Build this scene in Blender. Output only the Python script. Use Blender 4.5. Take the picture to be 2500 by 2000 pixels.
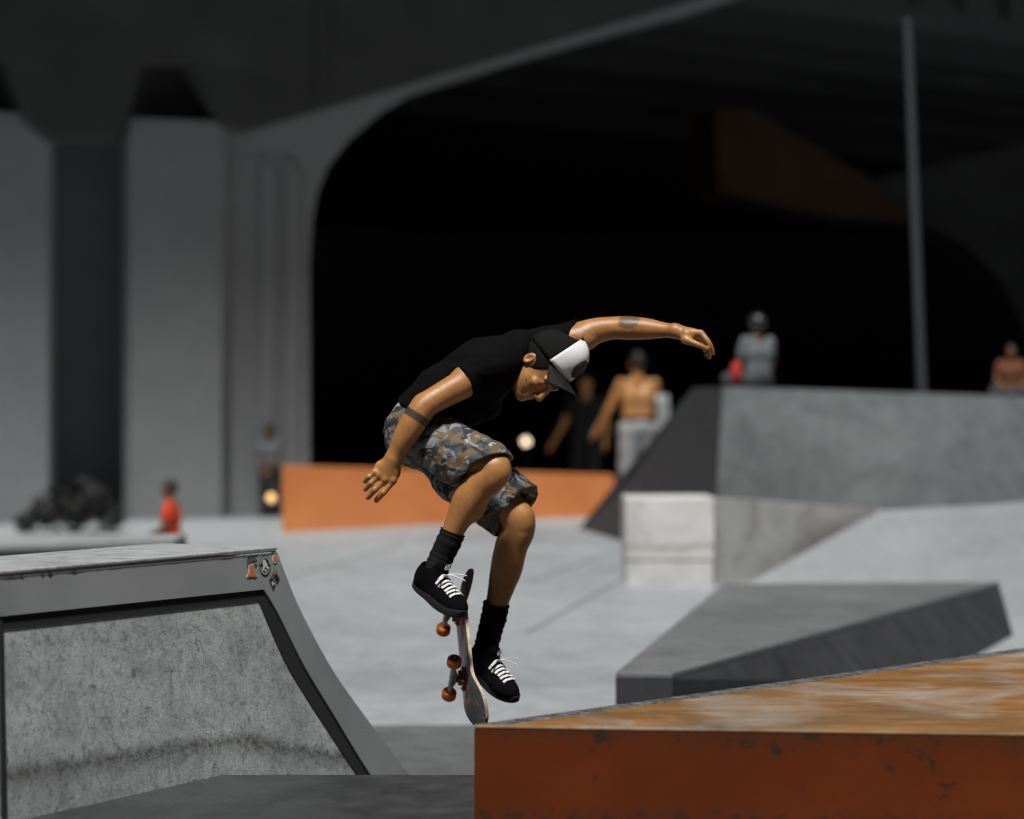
import bpy, bmesh, math, random
import numpy as np
from mathutils import Vector, Matrix, noise

# ------------------------------------------------------------------ camera, world, sun, exposure
for o in list(bpy.data.objects):
    bpy.data.objects.remove(o)
SC = bpy.context.scene
COL = SC.collection
FPX = 85.0 / 36.0 * 2500.0      # focal length in photo pixels
HC = 1.36                       # camera height
cam_d = bpy.data.cameras.new('camera')
cam_d.lens = 85; cam_d.sensor_width = 36; cam_d.clip_end = 2000
cam_d.dof.use_dof = True; cam_d.dof.focus_distance = 9.08; cam_d.dof.aperture_fstop = 1.25
cam = bpy.data.objects.new('camera', cam_d); COL.objects.link(cam)
cam.location = (0, 0, HC); cam.rotation_euler = (math.radians(90), 0, 0)
SC.camera = cam

LDIR = Vector((-0.08, -0.42, 0.905)).normalized()          # towards the light
w = bpy.data.worlds.new('World'); SC.world = w; w.use_nodes = True
nt = w.node_tree; bg = nt.nodes['Background']
sky = nt.nodes.new('ShaderNodeTexSky'); sky.sky_type = 'NISHITA'; sky.sun_disc = False
sky.sun_elevation = math.asin(LDIR.z); sky.sun_rotation = math.atan2(LDIR.x, LDIR.y)
hs = nt.nodes.new('ShaderNodeHueSaturation'); hs.inputs['Saturation'].default_value = 0.25
nt.links.new(sky.outputs[0], hs.inputs['Color']); nt.links.new(hs.outputs[0], bg.inputs[0])
bg.inputs[1].default_value = 0.004
sun_d = bpy.data.lights.new('sun', 'SUN'); sun_d.energy = 4.7; sun_d.angle = math.radians(8)
sun_d.color = (1.0, 0.975, 0.94)
sun = bpy.data.objects.new('sun', sun_d); COL.objects.link(sun)
sun.rotation_euler = LDIR.to_track_quat('Z', 'Y').to_euler(); sun.location = (-8, -10, 30)
SC.view_settings.view_transform = 'Standard'; SC.view_settings.look = 'None'
SC.view_settings.exposure = 0.0; SC.view_settings.gamma = 1.0
random.seed(4); np.random.seed(4)

# ------------------------------------------------------------------ helpers
def PX(px, py, D):                       # photo pixel + distance -> world point
    return np.array(((px - 1250) / FPX * D, D, HC - (py - 1000) / FPX * D))
def SK(px, py, dy=0.0):                  # same, round the skater's distance
    return PX(px, py, 9.4 + dy)

def link(o, parent=None):
    COL.objects.link(o)
    if parent is not None:
        o.parent = parent
        o.matrix_parent_inverse = WM(parent).inverted()
    return o
def WM(o):
    m = o.matrix_basis.copy()
    if o.parent is not None:
        m = WM(o.parent) @ o.matrix_parent_inverse @ m
    return m
def mesh(name, v, f, mat, parent=None, smooth=False, loc=None, bevel=0):
    me = bpy.data.meshes.new(name)
    v = [tuple(map(float, p)) for p in v]
    if loc is not None:
        v = [(a - loc[0], b - loc[1], c - loc[2]) for a, b, c in v]
    me.from_pydata(v, [], [tuple(map(int, q)) for q in f])
    bm = bmesh.new(); bm.from_mesh(me)
    bmesh.ops.remove_doubles(bm, verts=bm.verts, dist=1e-6)
    bmesh.ops.recalc_face_normals(bm, faces=bm.faces)
    if bevel:
        bmesh.ops.bevel(bm, geom=list(bm.edges), offset=bevel, segments=2, affect='EDGES', profile=0.5)
    bm.to_mesh(me); bm.free()
    me.materials.append(mat)
    if smooth:
        me.polygons.foreach_set('use_smooth', [True] * len(me.polygons)); me.set_sharp_from_angle(angle=math.radians(38))
    o = bpy.data.objects.new(name, me)
    if loc is not None: o.location = loc
    return link(o, parent)
def rawmesh(name, V, F, mat, parent=None, smooth=True):
    me = bpy.data.meshes.new(name)
    me.from_pydata(V.tolist(), [], F.tolist()); me.materials.append(mat)
    if smooth: me.polygons.foreach_set('use_smooth', [True] * len(me.polygons))
    me.update()
    return link(bpy.data.objects.new(name, me), parent)
def empty(name, loc, label, cat, group=None):
    o = bpy.data.objects.new(name, None); o.location = loc; o.empty_display_size = 0.2
    COL.objects.link(o); tag(o, label, cat, group); return o
def tag(o, label, cat, group=None):
    o['label'] = label; o['category'] = cat
    if group: o['group'] = group
    return o
def struct(o): o['kind'] = 'structure'; return o

def prism(outline, vec):                 # closed prism from an outline and an extrusion vector
    n = len(outline); vec = np.array(vec, float)
    v = [np.array(p, float) for p in outline] + [np.array(p, float) + vec for p in outline]
    f = [tuple(range(n)), tuple(range(2 * n - 1, n - 1, -1))]
    f += [(i, (i + 1) % n, n + (i + 1) % n, n + i) for i in range(n)]
    return v, f
def boxvf(lo, hi):
    (x0, y0, z0), (x1, y1, z1) = lo, hi
    v = [(x0,y0,z0),(x1,y0,z0),(x1,y1,z0),(x0,y1,z0),(x0,y0,z1),(x1,y0,z1),(x1,y1,z1),(x0,y1,z1)]
    return v, [(0,3,2,1),(4,5,6,7),(0,1,5,4),(1,2,6,5),(2,3,7,6),(3,0,4,7)]
def frame_of(d):
    d = np.array(d, float); d /= np.linalg.norm(d)
    a = np.array((0, 0, 1.0)) if abs(d[2]) < 0.9 else np.array((1.0, 0, 0))
    u = np.cross(a, d); u /= np.linalg.norm(u)
    return u, np.cross(d, u), d
def tubevf(pts, rad, seg=10, cap=True, flat=1.0, up=None):
    pts = [np.array(p, float) for p in pts]; n = len(pts)
    if not hasattr(rad, '__len__'): rad = [rad] * n
    v = []; f = []
    pu = None
    for i, p in enumerate(pts):
        d = pts[min(i + 1, n - 1)] - pts[max(i - 1, 0)]
        d = d / np.linalg.norm(d)
        if up is not None:
            q = np.array(up, float); u = np.cross(d, q); u /= np.linalg.norm(u); w_ = np.cross(u, d)
        elif pu is None: u, w_, _ = frame_of(d)
        else:
            u = pu - d * np.dot(pu, d); u /= np.linalg.norm(u); w_ = np.cross(d, u)
        pu = u
        for k in range(seg):
            a = 2 * math.pi * k / seg
            v.append(p + rad[i] * (u * math.cos(a) + w_ * flat * math.sin(a)))
    for i in range(n - 1):
        for k in range(seg):
            f.append((i*seg+k, i*seg+(k+1) % seg, (i+1)*seg+(k+1) % seg, (i+1)*seg+k))
    if cap:
        f.append(tuple(range(seg - 1, -1, -1))); f.append(tuple(range((n-1)*seg, n*seg)))
    return v, f
def lathevf(c, axis, prof, seg=20):      # prof: list of (distance along axis, radius)
    u, w_, d = frame_of(axis); c = np.array(c, float); v = []; f = []
    for (t, r) in prof:
        for k in range(seg):
            a = 2 * math.pi * k / seg
            v.append(c + d * t + r * (u * math.cos(a) + w_ * math.sin(a)))
    n = len(prof)
    for i in range(n - 1):
        for k in range(seg):
            f.append((i*seg+k, i*seg+(k+1) % seg, (i+1)*seg+(k+1) % seg, (i+1)*seg+k))
    f.append(tuple(range(seg - 1, -1, -1))); f.append(tuple(range((n-1)*seg, n*seg)))
    return v, f
def join(*vfs):
    v = []; f = []
    for a, b in vfs:
        k = len(v); v += list(a); f += [tuple(i + k for i in q) for q in b]
    return v, f
def spline(pts, n=8):                    # Catmull-Rom through points
    P = [np.array(p, float) for p in pts]; out = []
    for i in range(len(P) - 1):
        a = P[max(i-1, 0)]; b = P[i]; c = P[i+1]; d = P[min(i+2, len(P)-1)]
        for j in range(n):
            t = j / n
            out.append(0.5*((2*b) + (c-a)*t + (2*a-5*b+4*c-d)*t*t + (3*b-a-3*c+d)*t**3))
    out.append(P[-1]); return out

# ---- signed distance field -> surface nets
class Field:
    def __init__(s, lo, hi, h):
        s.h = h; s.o = np.array(lo, float)
        n = np.ceil((np.array(hi, float) - s.o) / h).astype(int) + 1
        s.D = np.full(tuple(n), 1.0, np.float32)
    def reg(s, lo, hi, m):
        n = np.array(s.D.shape)
        a = np.clip(np.floor((lo - m - s.o) / s.h).astype(int), 0, n - 1)
        b = np.clip(np.ceil((hi + m - s.o) / s.h).astype(int) + 1, 1, n)
        sl = tuple(slice(int(i), int(j)) for i, j in zip(a, b))
        ax = [(s.o[i] + s.h * np.arange(a[i], b[i])).astype(np.float32) for i in range(3)]
        return sl, ax[0][:, None, None], ax[1][None, :, None], ax[2][None, None, :]
    def put(s, sl, d, k, mode):
        A = s.D[sl]
        if mode == 'u':
            if k > 0:
                q = np.maximum(k - np.abs(A - d), 0) / k
                s.D[sl] = np.minimum(A, d) - q * q * k * 0.25
            else: s.D[sl] = np.minimum(A, d)
        elif mode == 's':
            d = -d
            if k > 0:
                q = np.maximum(k - np.abs(A - d), 0) / k
                s.D[sl] = np.maximum(A, d) + q * q * k * 0.25
            else: s.D[sl] = np.maximum(A, d)
    def cap(s, a, b, r1, r2=None, k=0.012, mode='u', planes=()):
        r2 = r1 if r2 is None else r2
        a = np.array(a, float); b = np.array(b, float); R = max(r1, r2)
        sl, x, y, z = s.reg(np.minimum(a, b) - R, np.maximum(a, b) + R, k + 4 * s.h)
        e = b - a; L = float(e @ e) + 1e-12
        px, py, pz = x - a[0], y - a[1], z - a[2]
        t = np.clip((px * e[0] + py * e[1] + pz * e[2]) / L, 0, 1)
        d = np.sqrt((px - t*e[0])**2 + (py - t*e[1])**2 + (pz - t*e[2])**2) - (r1 + t * (r2 - r1))
        for pt, nn in planes:
            nn = np.array(nn, float); nn /= np.linalg.norm(nn)
            d = np.maximum(d, (x-pt[0])*nn[0] + (y-pt[1])*nn[1] + (z-pt[2])*nn[2])
        s.put(sl, d.astype(np.float32), k, mode); return s
    def chain(s, pts, rad, k=0.012, mode='u', n=5):     # smooth tapered limb through the points
        pts = [np.array(p, float) for p in pts]; m = len(pts)
        P = spline(pts, n) if m > 2 else pts
        R = [float(r[0]) for r in spline([(r, 0, 0) for r in rad], n)] if m > 2 else list(rad)
        A = np.array(P); mx = max(R)
        sl, x, y, z = s.reg(A.min(0) - mx, A.max(0) + mx, k + 4 * s.h)
        d = None
        for i in range(len(P) - 1):
            a, e = P[i], P[i+1] - P[i]; L = float(e @ e) + 1e-12
            px, py, pz = x - a[0], y - a[1], z - a[2]
            t = np.clip((px*e[0] + py*e[1] + pz*e[2]) / L, 0, 1)
            q = np.sqrt((px - t*e[0])**2 + (py - t*e[1])**2 + (pz - t*e[2])**2) - (R[i] + t*(R[i+1] - R[i]))
            d = q if d is None else np.minimum(d, q)
        s.put(sl, d.astype(np.float32), k, mode); return s
    def ell(s, c, r, M=None, k=0.012, mode='u', planes=()):
        c = np.array(c, float); r = np.array(r, float); R = float(r.max())
        sl, x, y, z = s.reg(c - R, c + R, k + 4 * s.h)
        px, py, pz = x - c[0], y - c[1], z - c[2]
        if M is not None:                # columns of M are the local axes
            M = np.array(M, float)
            px, py, pz = [px*M[0, i] + py*M[1, i] + pz*M[2, i] for i in range(3)]
        k0 = np.sqrt((px/r[0])**2 + (py/r[1])**2 + (pz/r[2])**2)
        k1 = np.sqrt((px/r[0]**2)**2 + (py/r[1]**2)**2 + (pz/r[2]**2)**2) + 1e-9
        d = k0 * (k0 - 1) / k1
        for pt, nn in planes:
            nn = np.array(nn, float); nn /= np.linalg.norm(nn)
            d = np.maximum(d, (x-pt[0])*nn[0] + (y-pt[1])*nn[1] + (z-pt[2])*nn[2])
        s.put(sl, d.astype(np.float32), k, mode); return s
    def plane(s, pt, nn):                # keep what lies behind the plane
        nn = np.array(nn, float); nn /= np.linalg.norm(nn); n = s.D.shape
        ax = [s.o[i] + s.h * np.arange(n[i]) for i in range(3)]
        d = ((ax[0]-pt[0])*nn[0])[:, None, None] + ((ax[1]-pt[1])*nn[1])[None, :, None] + ((ax[2]-pt[2])*nn[2])[None, None, :]
        s.D = np.maximum(s.D, d.astype(np.float32)); return s
    def nets(s, smooth=0):
        D = s.D; neg = D < 0; n = np.array(D.shape)
        cnt = np.zeros(tuple(n - 1), np.int8)
        for i in (0, 1):
            for j in (0, 1):
                for k in (0, 1):
                    cnt += neg[i:n[0]-1+i, j:n[1]-1+j, k:n[2]-1+k]
        act = (cnt > 0) & (cnt < 8)
        ac = np.argwhere(act); idx = np.full(tuple(n - 1), -1, np.int32); idx[act] = np.arange(len(ac))
        S = np.zeros((len(ac), 3)); C = np.zeros(len(ac))
        cs = [(i, j, k) for i in (0, 1) for j in (0, 1) for k in (0, 1)]
        for a in cs:
            for ax in range(3):
                if a[ax] == 1: continue
                b = list(a); b[ax] = 1
                d1 = D[ac[:, 0]+a[0], ac[:, 1]+a[1], ac[:, 2]+a[2]]; d2 = D[ac[:, 0]+b[0], ac[:, 1]+b[1], ac[:, 2]+b[2]]
                m = (d1 < 0) != (d2 < 0)
                t = np.where(m, d1 / np.where(m, d1 - d2, 1), 0)
                p = np.array(a)[None, :] + t[:, None] * (np.array(b) - np.array(a))[None, :]
                S += np.where(m[:, None], p, 0); C += m
        V = (ac + S / C[:, None]) * s.h + s.o
        Q = []
        for ax in range(3):
            b = (ax + 1) % 3; c = (ax + 2) % 3
            s1 = [slice(1, n[i] - 1) for i in range(3)]; s2 = list(s1)
            s1[ax] = slice(0, n[ax] - 1); s2[ax] = slice(1, n[ax])
            A = neg[tuple(s1)]; B = neg[tuple(s2)]
            e = np.argwhere(A != B); ins = A[tuple(e.T)]
            off = np.array([1, 1, 1]); off[ax] = 0
            p = e + off
            eb = np.zeros(3, int); eb[b] = 1; ec = np.zeros(3, int); ec[c] = 1
            q = np.stack([idx[tuple(z.T)] for z in (p, p - eb, p - eb - ec, p - ec)], 1)
            q[~ins] = q[~ins][:, ::-1]
            Q.append(q)
        Q = np.concatenate(Q); Q = Q[(Q >= 0).all(1)]
        for _ in range(smooth):
            acc = np.zeros_like(V); cn = np.zeros(len(V))
            for i in range(4):
                np.add.at(acc, Q[:, i], V[Q[:, (i+1) % 4]] + V[Q[:, (i+3) % 4]]); np.add.at(cn, Q[:, i], 2)
            V = 0.5 * V + 0.5 * acc / np.maximum(cn, 1)[:, None]
        return V, Q
def vnormals(V, Q):
    nn = np.cross(V[Q[:, 2]] - V[Q[:, 0]], V[Q[:, 3]] - V[Q[:, 1]])
    N = np.zeros_like(V)
    for i in range(4): np.add.at(N, Q[:, i], nn)
    return N / (np.linalg.norm(N, axis=1)[:, None] + 1e-12)

# ------------------------------------------------------------------ materials
def mat(name, col, rough=0.6, spec=0.5, metal=0.0, emit=None):
    m = bpy.data.materials.new(name); m.use_nodes = True
    b = m.node_tree.nodes['Principled BSDF']
    b.inputs['Base Color'].default_value = (*col, 1); b.inputs['Roughness'].default_value = rough
    b.inputs['Specular IOR Level'].default_value = spec; b.inputs['Metallic'].default_value = metal
    if emit:
        b.inputs['Emission Color'].default_value = (*emit[0], 1); b.inputs['Emission Strength'].default_value = emit[1]
    return m
class NT:
    def __init__(s, m): s.t = m.node_tree; s.b = s.t.nodes['Principled BSDF']
    def n(s, typ, **kw):
        x = s.t.nodes.new(typ)
        for k, v in kw.items():
            if k in x.inputs: 
                if isinstance(v, bpy.types.NodeSocket): s.t.links.new(v, x.inputs[k])
                else: x.inputs[k].default_value = v
            else: setattr(x, k, v)
        return x
    def l(s, a, b): s.t.links.new(a, b)
    def coord(s, scale=(1, 1, 1), rot=(0, 0, 0), kind='Object'):
        tc = s.n('ShaderNodeTexCoord'); mp = s.n('ShaderNodeMapping')
        mp.inputs['Scale'].default_value = scale; mp.inputs['Rotation'].default_value = rot
        s.l(tc.outputs[kind], mp.inputs['Vector']); return mp.outputs['Vector']
    def noise(s, vec, scale, detail=4, rough=0.55, dist=0.0):
        x = s.n('ShaderNodeTexNoise'); s.l(vec, x.inputs['Vector'])
        x.inputs['Scale'].default_value = scale; x.inputs['Detail'].default_value = detail
        x.inputs['Roughness'].default_value = rough; x.inputs['Distortion'].default_value = dist
        return x.outputs['Fac']
    def ramp(s, fac, stops, interp='LINEAR'):
        x = s.n('ShaderNodeValToRGB'); x.color_ramp.interpolation = interp
        e = x.color_ramp.elements
        while len(e) < len(stops): e.new(0.5)
        for q, (p, c) in zip(e, stops):
            q.position = p; q.color = (*c, 1) if hasattr(c, '__len__') else (c, c, c, 1)
        s.l(fac, x.inputs['Fac']); return x.outputs['Color']
    def mix(s, fac, a, b, typ='MIX'):
        x = s.n('ShaderNodeMix', data_type='RGBA', blend_type=typ)
        for sock, v in ((x.inputs[0], fac), (x.inputs[6], a), (x.inputs[7], b)):
            if isinstance(v, bpy.types.NodeSocket): s.l(v, sock)
            elif hasattr(v, '__len__'): sock.default_value = (*v, 1)
            else: sock.default_value = v
        return x.outputs[2]
    def math(s, op, a, b=0.0, c=0.0, clamp=False):
        x = s.n('ShaderNodeMath', operation=op, use_clamp=clamp)
        for i, v in enumerate((a, b, c)):
            if isinstance(v, bpy.types.NodeSocket): s.l(v, x.inputs[i])
            else: x.inputs[i].default_value = v
        return x.outputs[0]
    def bump(s, h, strength=0.3, dist=0.01):
        x = s.n('ShaderNodeBump'); x.inputs['Strength'].default_value = strength; x.inputs['Distance'].default_value = dist
        s.l(h, x.inputs['Height']); s.l(x.outputs[0], s.b.inputs['Normal'])
    def color(s, c): s.l(c, s.b.inputs['Base Color'])
    def rough(s, c): s.l(c, s.b.inputs['Roughness'])
    def lines(s, vec, scale, width, dist=1.5, detail=2):   # thin wandering lines from a noise contour
        f = s.noise(vec, scale, detail, 0.5, dist)
        d = s.math('ABSOLUTE', s.math('SUBTRACT', f, 0.5))
        return s.math('SUBTRACT', 1.0, s.math('DIVIDE', d, width), clamp=True)

def concrete(name, c, var=0.25, rough=0.75, big=0.25, scale=1.0, stain=0.5, bumpk=0.25):
    m = mat(name, c, rough); t = NT(m); v = t.coord()
    c = np.array(c)
    a = t.ramp(t.noise(v, big*scale, 5, 0.6, 0.6), [(0.3, tuple(c*(1-var))), (0.7, tuple(np.minimum(c*(1+var), 1)))])
    b = t.ramp(t.noise(v, 3.5*scale, 6, 0.65, 1.0), [(0.32, (1-0.45*stain,)*3), (0.62, (1.0,)*3)])
    g = t.ramp(t.noise(v, 60*scale, 3, 0.6), [(0.3, (0.88,)*3), (0.7, (1.06,)*3)])
    t.color(t.mix(1.0, t.mix(1.0, a, b, 'MULTIPLY'), g, 'MULTIPLY'))
    t.rough(t.ramp(t.noise(v, 5*scale, 4), [(0.3, max(rough-0.2, 0.2)), (0.7, min(rough+0.12, 1))]))
    t.bump(t.noise(v, 45*scale, 6, 0.7), bumpk, 0.006)
    return m
# ------------------------------------------------------------------ the ground
M_floor = concrete('light_concrete', (0.315, 0.34, 0.357), 0.3, 0.6, 0.16, 1.0, 0.42, 0.15)
M_mid = concrete('mid_grey_concrete', (0.13, 0.14, 0.145), 0.18, 0.6, 0.5, 1.0, 0.4, 0.2)  # floor strip a step darker than the light concrete
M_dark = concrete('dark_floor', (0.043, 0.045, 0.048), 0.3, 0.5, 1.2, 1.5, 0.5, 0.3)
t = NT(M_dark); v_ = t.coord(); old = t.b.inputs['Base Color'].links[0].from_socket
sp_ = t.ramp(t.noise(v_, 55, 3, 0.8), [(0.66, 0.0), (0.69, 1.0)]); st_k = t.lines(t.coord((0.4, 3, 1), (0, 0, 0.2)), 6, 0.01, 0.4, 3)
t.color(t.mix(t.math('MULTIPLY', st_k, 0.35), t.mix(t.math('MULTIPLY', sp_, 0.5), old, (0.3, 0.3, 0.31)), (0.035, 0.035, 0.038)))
def gz(Y):                                # ground height along the view
    return float(np.interp(Y, [-40, 9.0, 9.1, 9.9, 13.1, 28, 300], [0, 0, -0.03, -0.35, -0.35, 0.1, 0.1]))
def sheet(name, ys, xs, lift, m):
    v = []; f = []
    for y in ys:
        for x in xs: v.append((x, y, gz(y) + lift))
    n = len(xs)
    for i in range(len(ys) - 1):
        for j in range(n - 1): f.append((i*n+j, i*n+j+1, (i+1)*n+j+1, (i+1)*n+j))
    return struct(mesh(name, v, f, m))
ground = sheet('ground', [-40, 9.0, 9.1, 9.9, 13.1, 20, 28, 60, 300], [-300, -20, 0, 20, 300], -0.004, M_floor)
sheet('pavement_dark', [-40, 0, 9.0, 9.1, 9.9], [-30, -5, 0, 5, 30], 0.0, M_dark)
sheet('pavement_grey', [9.9, 11, 13.1], [-30, -5, 0, 5, 30], 0.0, M_mid)

M_joint = mat('joint_filler', (0.2, 0.21, 0.218), 0.8)
def onground(px, py):
    lo_, hi_ = 9.9, 60.0
    for _ in range(50):
        m_ = (lo_ + hi_) / 2
        if 1000 + (HC - gz(m_)) / m_ * FPX > py: lo_ = m_
        else: hi_ = m_
    return PX(px, py, lo_)
for a_, b_, w_ in (((1285, 1545), (1545, 1398), 0.02), ((640, 1430), (980, 1330), 0.015), ((1290, 1420), (1545, 1330), 0.015)):
    A_, B2_ = onground(*a_), onground(*b_); n_ = 12; jv = []; jf = []
    for i in range(n_ + 1):
        q = A_ + (B2_ - A_) * i / n_; z = gz(q[1]) + 0.0005; dd_ = B2_ - A_; sdv = np.array((-dd_[1], dd_[0], 0)); sdv = sdv / np.linalg.norm(sdv) * w_
        jv += [(q[0]-sdv[0], q[1]-sdv[1], gz(q[1]-sdv[1]) + 0.0005), (q[0]+sdv[0], q[1]+sdv[1], gz(q[1]+sdv[1]) + 0.0005)]
    for i in range(n_): jf.append((2*i, 2*i+1, 2*i+3, 2*i+2))
    mesh('expansion_joint', jv, jf, M_joint, ground)

# ------------------------------------------------------------------ quarter pipe on the left
A0 = np.array((-1.713, 8.09, 0.805)); sd = np.array((0.484, 0.875, 0.0)); sd /= np.linalg.norm(sd)
nh = np.array((sd[1], -sd[0], 0.0)); LEAN = math.radians(9)
wd = nh * math.sin(LEAN) - np.array((0, 0, 1.0)) * math.cos(LEAN)      # down the face
nf = nh * math.cos(LEAN) + np.array((0, 0, 1.0)) * math.sin(LEAN)      # out of the face
def onface(px, py):
    d = np.array(((px - 1250) / FPX, 1.0, -(py - 1000) / FPX)); c = np.array((0, 0, HC))
    t = ((A0 - c) @ nf) / (d @ nf); p = c + d * t - A0
    return float(p @ sd), float(p @ wd)
def FP(s, w_, off=0.0): return A0 + sd * s + wd * w_ + nf * off
K = 2500 / 2156
outer = [onface(x*K, y*K) for x, y in ((584, 1163), (610, 1232), (640, 1300), (700, 1410), (770, 1510), (860, 1630), (905, 1682), (960, 1735))]
inner = [onface(x*K, y*K) for x, y in ((556, 1241), (585, 1290), (640, 1400), (700, 1500), (780, 1630), (830, 1690), (880, 1738))]
pedge = [onface(x*K, y*K) for x, y in ((549, 1264), (600, 1382), (650, 1468), (700, 1545), (756, 1630), (800, 1688), (850, 1740))]
def dens(pts, n=6): return [(p[0], p[1]) for p in spline([(a, b, 0) for a, b in pts], n)]
outer = dens(outer); inner = dens(inner); pedge = dens(pedge)
S0 = -2.2
wi0, wp0 = inner[0][1], pedge[0][1]
left_in = onface(0, 1290*K)[1]; left_p = onface(0, 1318*K)[1]
M_steel = mat('grey_painted_steel', (0.2, 0.212, 0.222), 0.42); t = NT(M_steel); v = t.coord()
chips = t.ramp(t.noise(v, 28, 4, 0.6, 0.4), [(0.70, (1,)*3), (0.73, (0.12,)*3)], 'LINEAR')
base = t.ramp(t.noise(v, 1.7, 5, 0.6), [(0.3, (0.235, 0.245, 0.257)), (0.7, (0.30, 0.315, 0.325))])
t.color(t.mix(1.0, base, chips, 'MULTIPLY')); t.bump(t.noise(v, 90, 4), 0.12, 0.003)
t.rough(t.ramp(t.noise(v, 6, 4), [(0.3, 0.32), (0.7, 0.6)]))
M_gap = mat('dark_gap', (0.018, 0.018, 0.019), 0.8)
qp = empty('quarter_pipe', FP(0.6, 0.88), 'grey steel edged quarter pipe with stickers on its corner', 'skate ramp')
# steel frame: strip between the outer curve and the inner curve
wb = outer[-1][1]
front = [FP(S0, 0)] + [FP(*p) for p in outer] + [FP(*p) for p in reversed(inner)] + [FP(S0, left_in)]
fv, ff = prism(front, -nf * 0.07)
mesh('frame', fv, ff, M_steel, qp)
# dark recess behind, body going back
gapo = [FP(S0, 0.02, -0.069)] + [FP(p[0]-0.02, p[1]+0.02, -0.069) for p in outer] + [FP(S0, wb+0.02, -0.069)]
gv, gf = prism(gapo, -nf * 0.02); mesh('recess', gv, gf, M_gap, qp)
back = -nh * 0.5
curv = [p for p in outer]
body = [FP(S0, 0.004, -0.088)] + [FP(p[0], p[1]+0.004, -0.088) for p in curv] + [FP(S0, wb+0.03, -0.088)]
bv, bf = prism(body, back); mesh('body', bv, bf, M_steel, qp)
# top sheet
M_top = mat('scuffed_metal_sheet', (0.26, 0.275, 0.29), 0.34, 0.5, 0.0); t = NT(M_top); v = t.coord((1, 1, 1))
t.color(t.ramp(t.noise(t.coord((1.0, 9.0, 1.0), (0, 0, -1.06)), 3, 6, 0.7, 0.5), [(0.3, (0.25, 0.265, 0.275)), (0.72, (0.6, 0.62, 0.64))]))  # pale tone paints the sheet's sheen as well as its scuffs
t.rough(t.ramp(t.noise(v, 12, 5), [(0.3, 0.2), (0.7, 0.5)]))
tp = [FP(S0, -0.006, 0.004), FP(outer[0][0]-0.004, -0.006, 0.004), FP(outer[0][0]-0.004, -0.006) + back*1.12, FP(S0, -0.006) + back*1.12]
for p in tp: p[2] = A0[2] + 0.002
tv, tf = prism(tp, (0, 0, 0.012)); mesh('top_sheet', tv, tf, M_top, qp, bevel=0.003)
# rust lip along the top front edge
M_rust = mat('rusty_edge', (0.03, 0.024, 0.02), 0.8)
lv = []; lf = []
random.seed(8)
s = S0
prev = None
while s < outer[0][0] - 0.01:
    d = 0.004 + 0.008 * max(0, noise.noise((s*9, 0, 0))) + 0.01 * (random.random() < 0.10) * random.random()
    a = FP(s, -0.001, 0.0035); b = FP(s, d, 0.0035)
    if prev is not None:
        k = len(lv); lv += [prev[0], a, b, prev[1]]; lf.append((k, k+1, k+2, k+3))
    prev = (a, b); s += 0.012
mesh('rust_lip', lv, lf, M_rust, qp)
strip = [FP(S0, left_in, -0.008)] + [FP(*p, -0.008) for p in inner] + [FP(p[0]-0.004, p[1], -0.008) for p in reversed(pedge)] + [FP(S0, left_p + 0.004, -0.008)]
mesh('gap_shade_strip', *prism(strip, -nf * 0.05), M_gap, qp)  # dark strip that paints the shade in the gap round the panel
# concrete panel: rows of w, columns in s up to the curve
band_px = [(-200, 1930), (17, 1901), (167, 1876), (334, 1848), (501, 1820), (601, 1812), (696, 1829), (835, 1851), (1000, 1880)]
bs, bw = zip(*[onface(*p) for p in band_px])
pw = [p[1] for p in pedge]; ps = [p[0] for p in pedge]
tops = [(S0, left_p + (left_p - wp0) * 0.0), (0.0, left_p), (ps[0], wp0)]
NR, NC = 60, 90
v = []; uv = []; f = []
wmax = pw[-1]
for i in range(NR + 1):
    for j in range(NC + 1):
        fj = j / NC
        # top edge is slightly slanted in the face's own plane
        s_top = S0 + (ps[0] - S0) * fj
        w_top = float(np.interp(s_top, [S0, 0, ps[0]], [left_p, left_p, wp0]))
        wv = w_top + (wmax - w_top) * i / NR
        s_r = float(np.interp(wv, pw, ps))
        s_ = S0 + (s_r - S0) * fj
        v.append(FP(s_, wv, -0.012)); uv.append((s_, wv - float(np.interp(s_, bs, bw))))
for i in range(NR):
    for j in range(NC):
        a = i*(NC+1)+j; f.append((a, a+1, a+NC+2, a+NC+1))
rim = [j for j in range(NC+1)] + [i*(NC+1)+NC for i in range(1, NR+1)]
k = len(v)
for q in rim: v.append(v[q] - nf * 0.06); uv.append(uv[q])
for i in range(len(rim) - 1): f.append((rim[i], rim[i+1], k+i+1, k+i))
me = bpy.data.meshes.new('panel'); me.from_pydata([tuple(p) for p in v], [], f)
ul = me.uv_layers.new(name='UVMap')
for lp in me.loops: ul.data[lp.index].uv = uv[lp.vertex_index]
bm = bmesh.new(); bm.from_mesh(me); bmesh.ops.recalc_face_normals(bm, faces=bm.faces); bm.to_mesh(me); bm.free()
M_panel = mat('scratched_concrete', (0.25, 0.27, 0.275), 0.6); t = NT(M_panel)
vv = t.coord(kind='UV')
base = t.ramp(t.noise(vv, 1.4, 6, 0.65, 0.5), [(0.3, (0.44, 0.475, 0.48)), (0.7, (0.63, 0.67, 0.675))])
spk = t.ramp(t.noise(vv, 22, 5, 0.75, 0.4), [(0.36, (0.5,)*3), (0.5, (1.0,)*3)])
fine = t.ramp(t.noise(vv, 120, 3, 0.7), [(0.3, (0.78,)*3), (0.7, (1.1,)*3)])
smg = t.ramp(t.noise(vv, 4.5, 5, 0.6, 1.2), [(0.36, (0.72,)*3), (0.6, (1.0,)*3)]); c = t.mix(1.0, t.mix(0.65, base, spk, 'MULTIPLY'), smg, 'MULTIPLY'); c = t.mix(1.0, c, fine, 'MULTIPLY')
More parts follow.
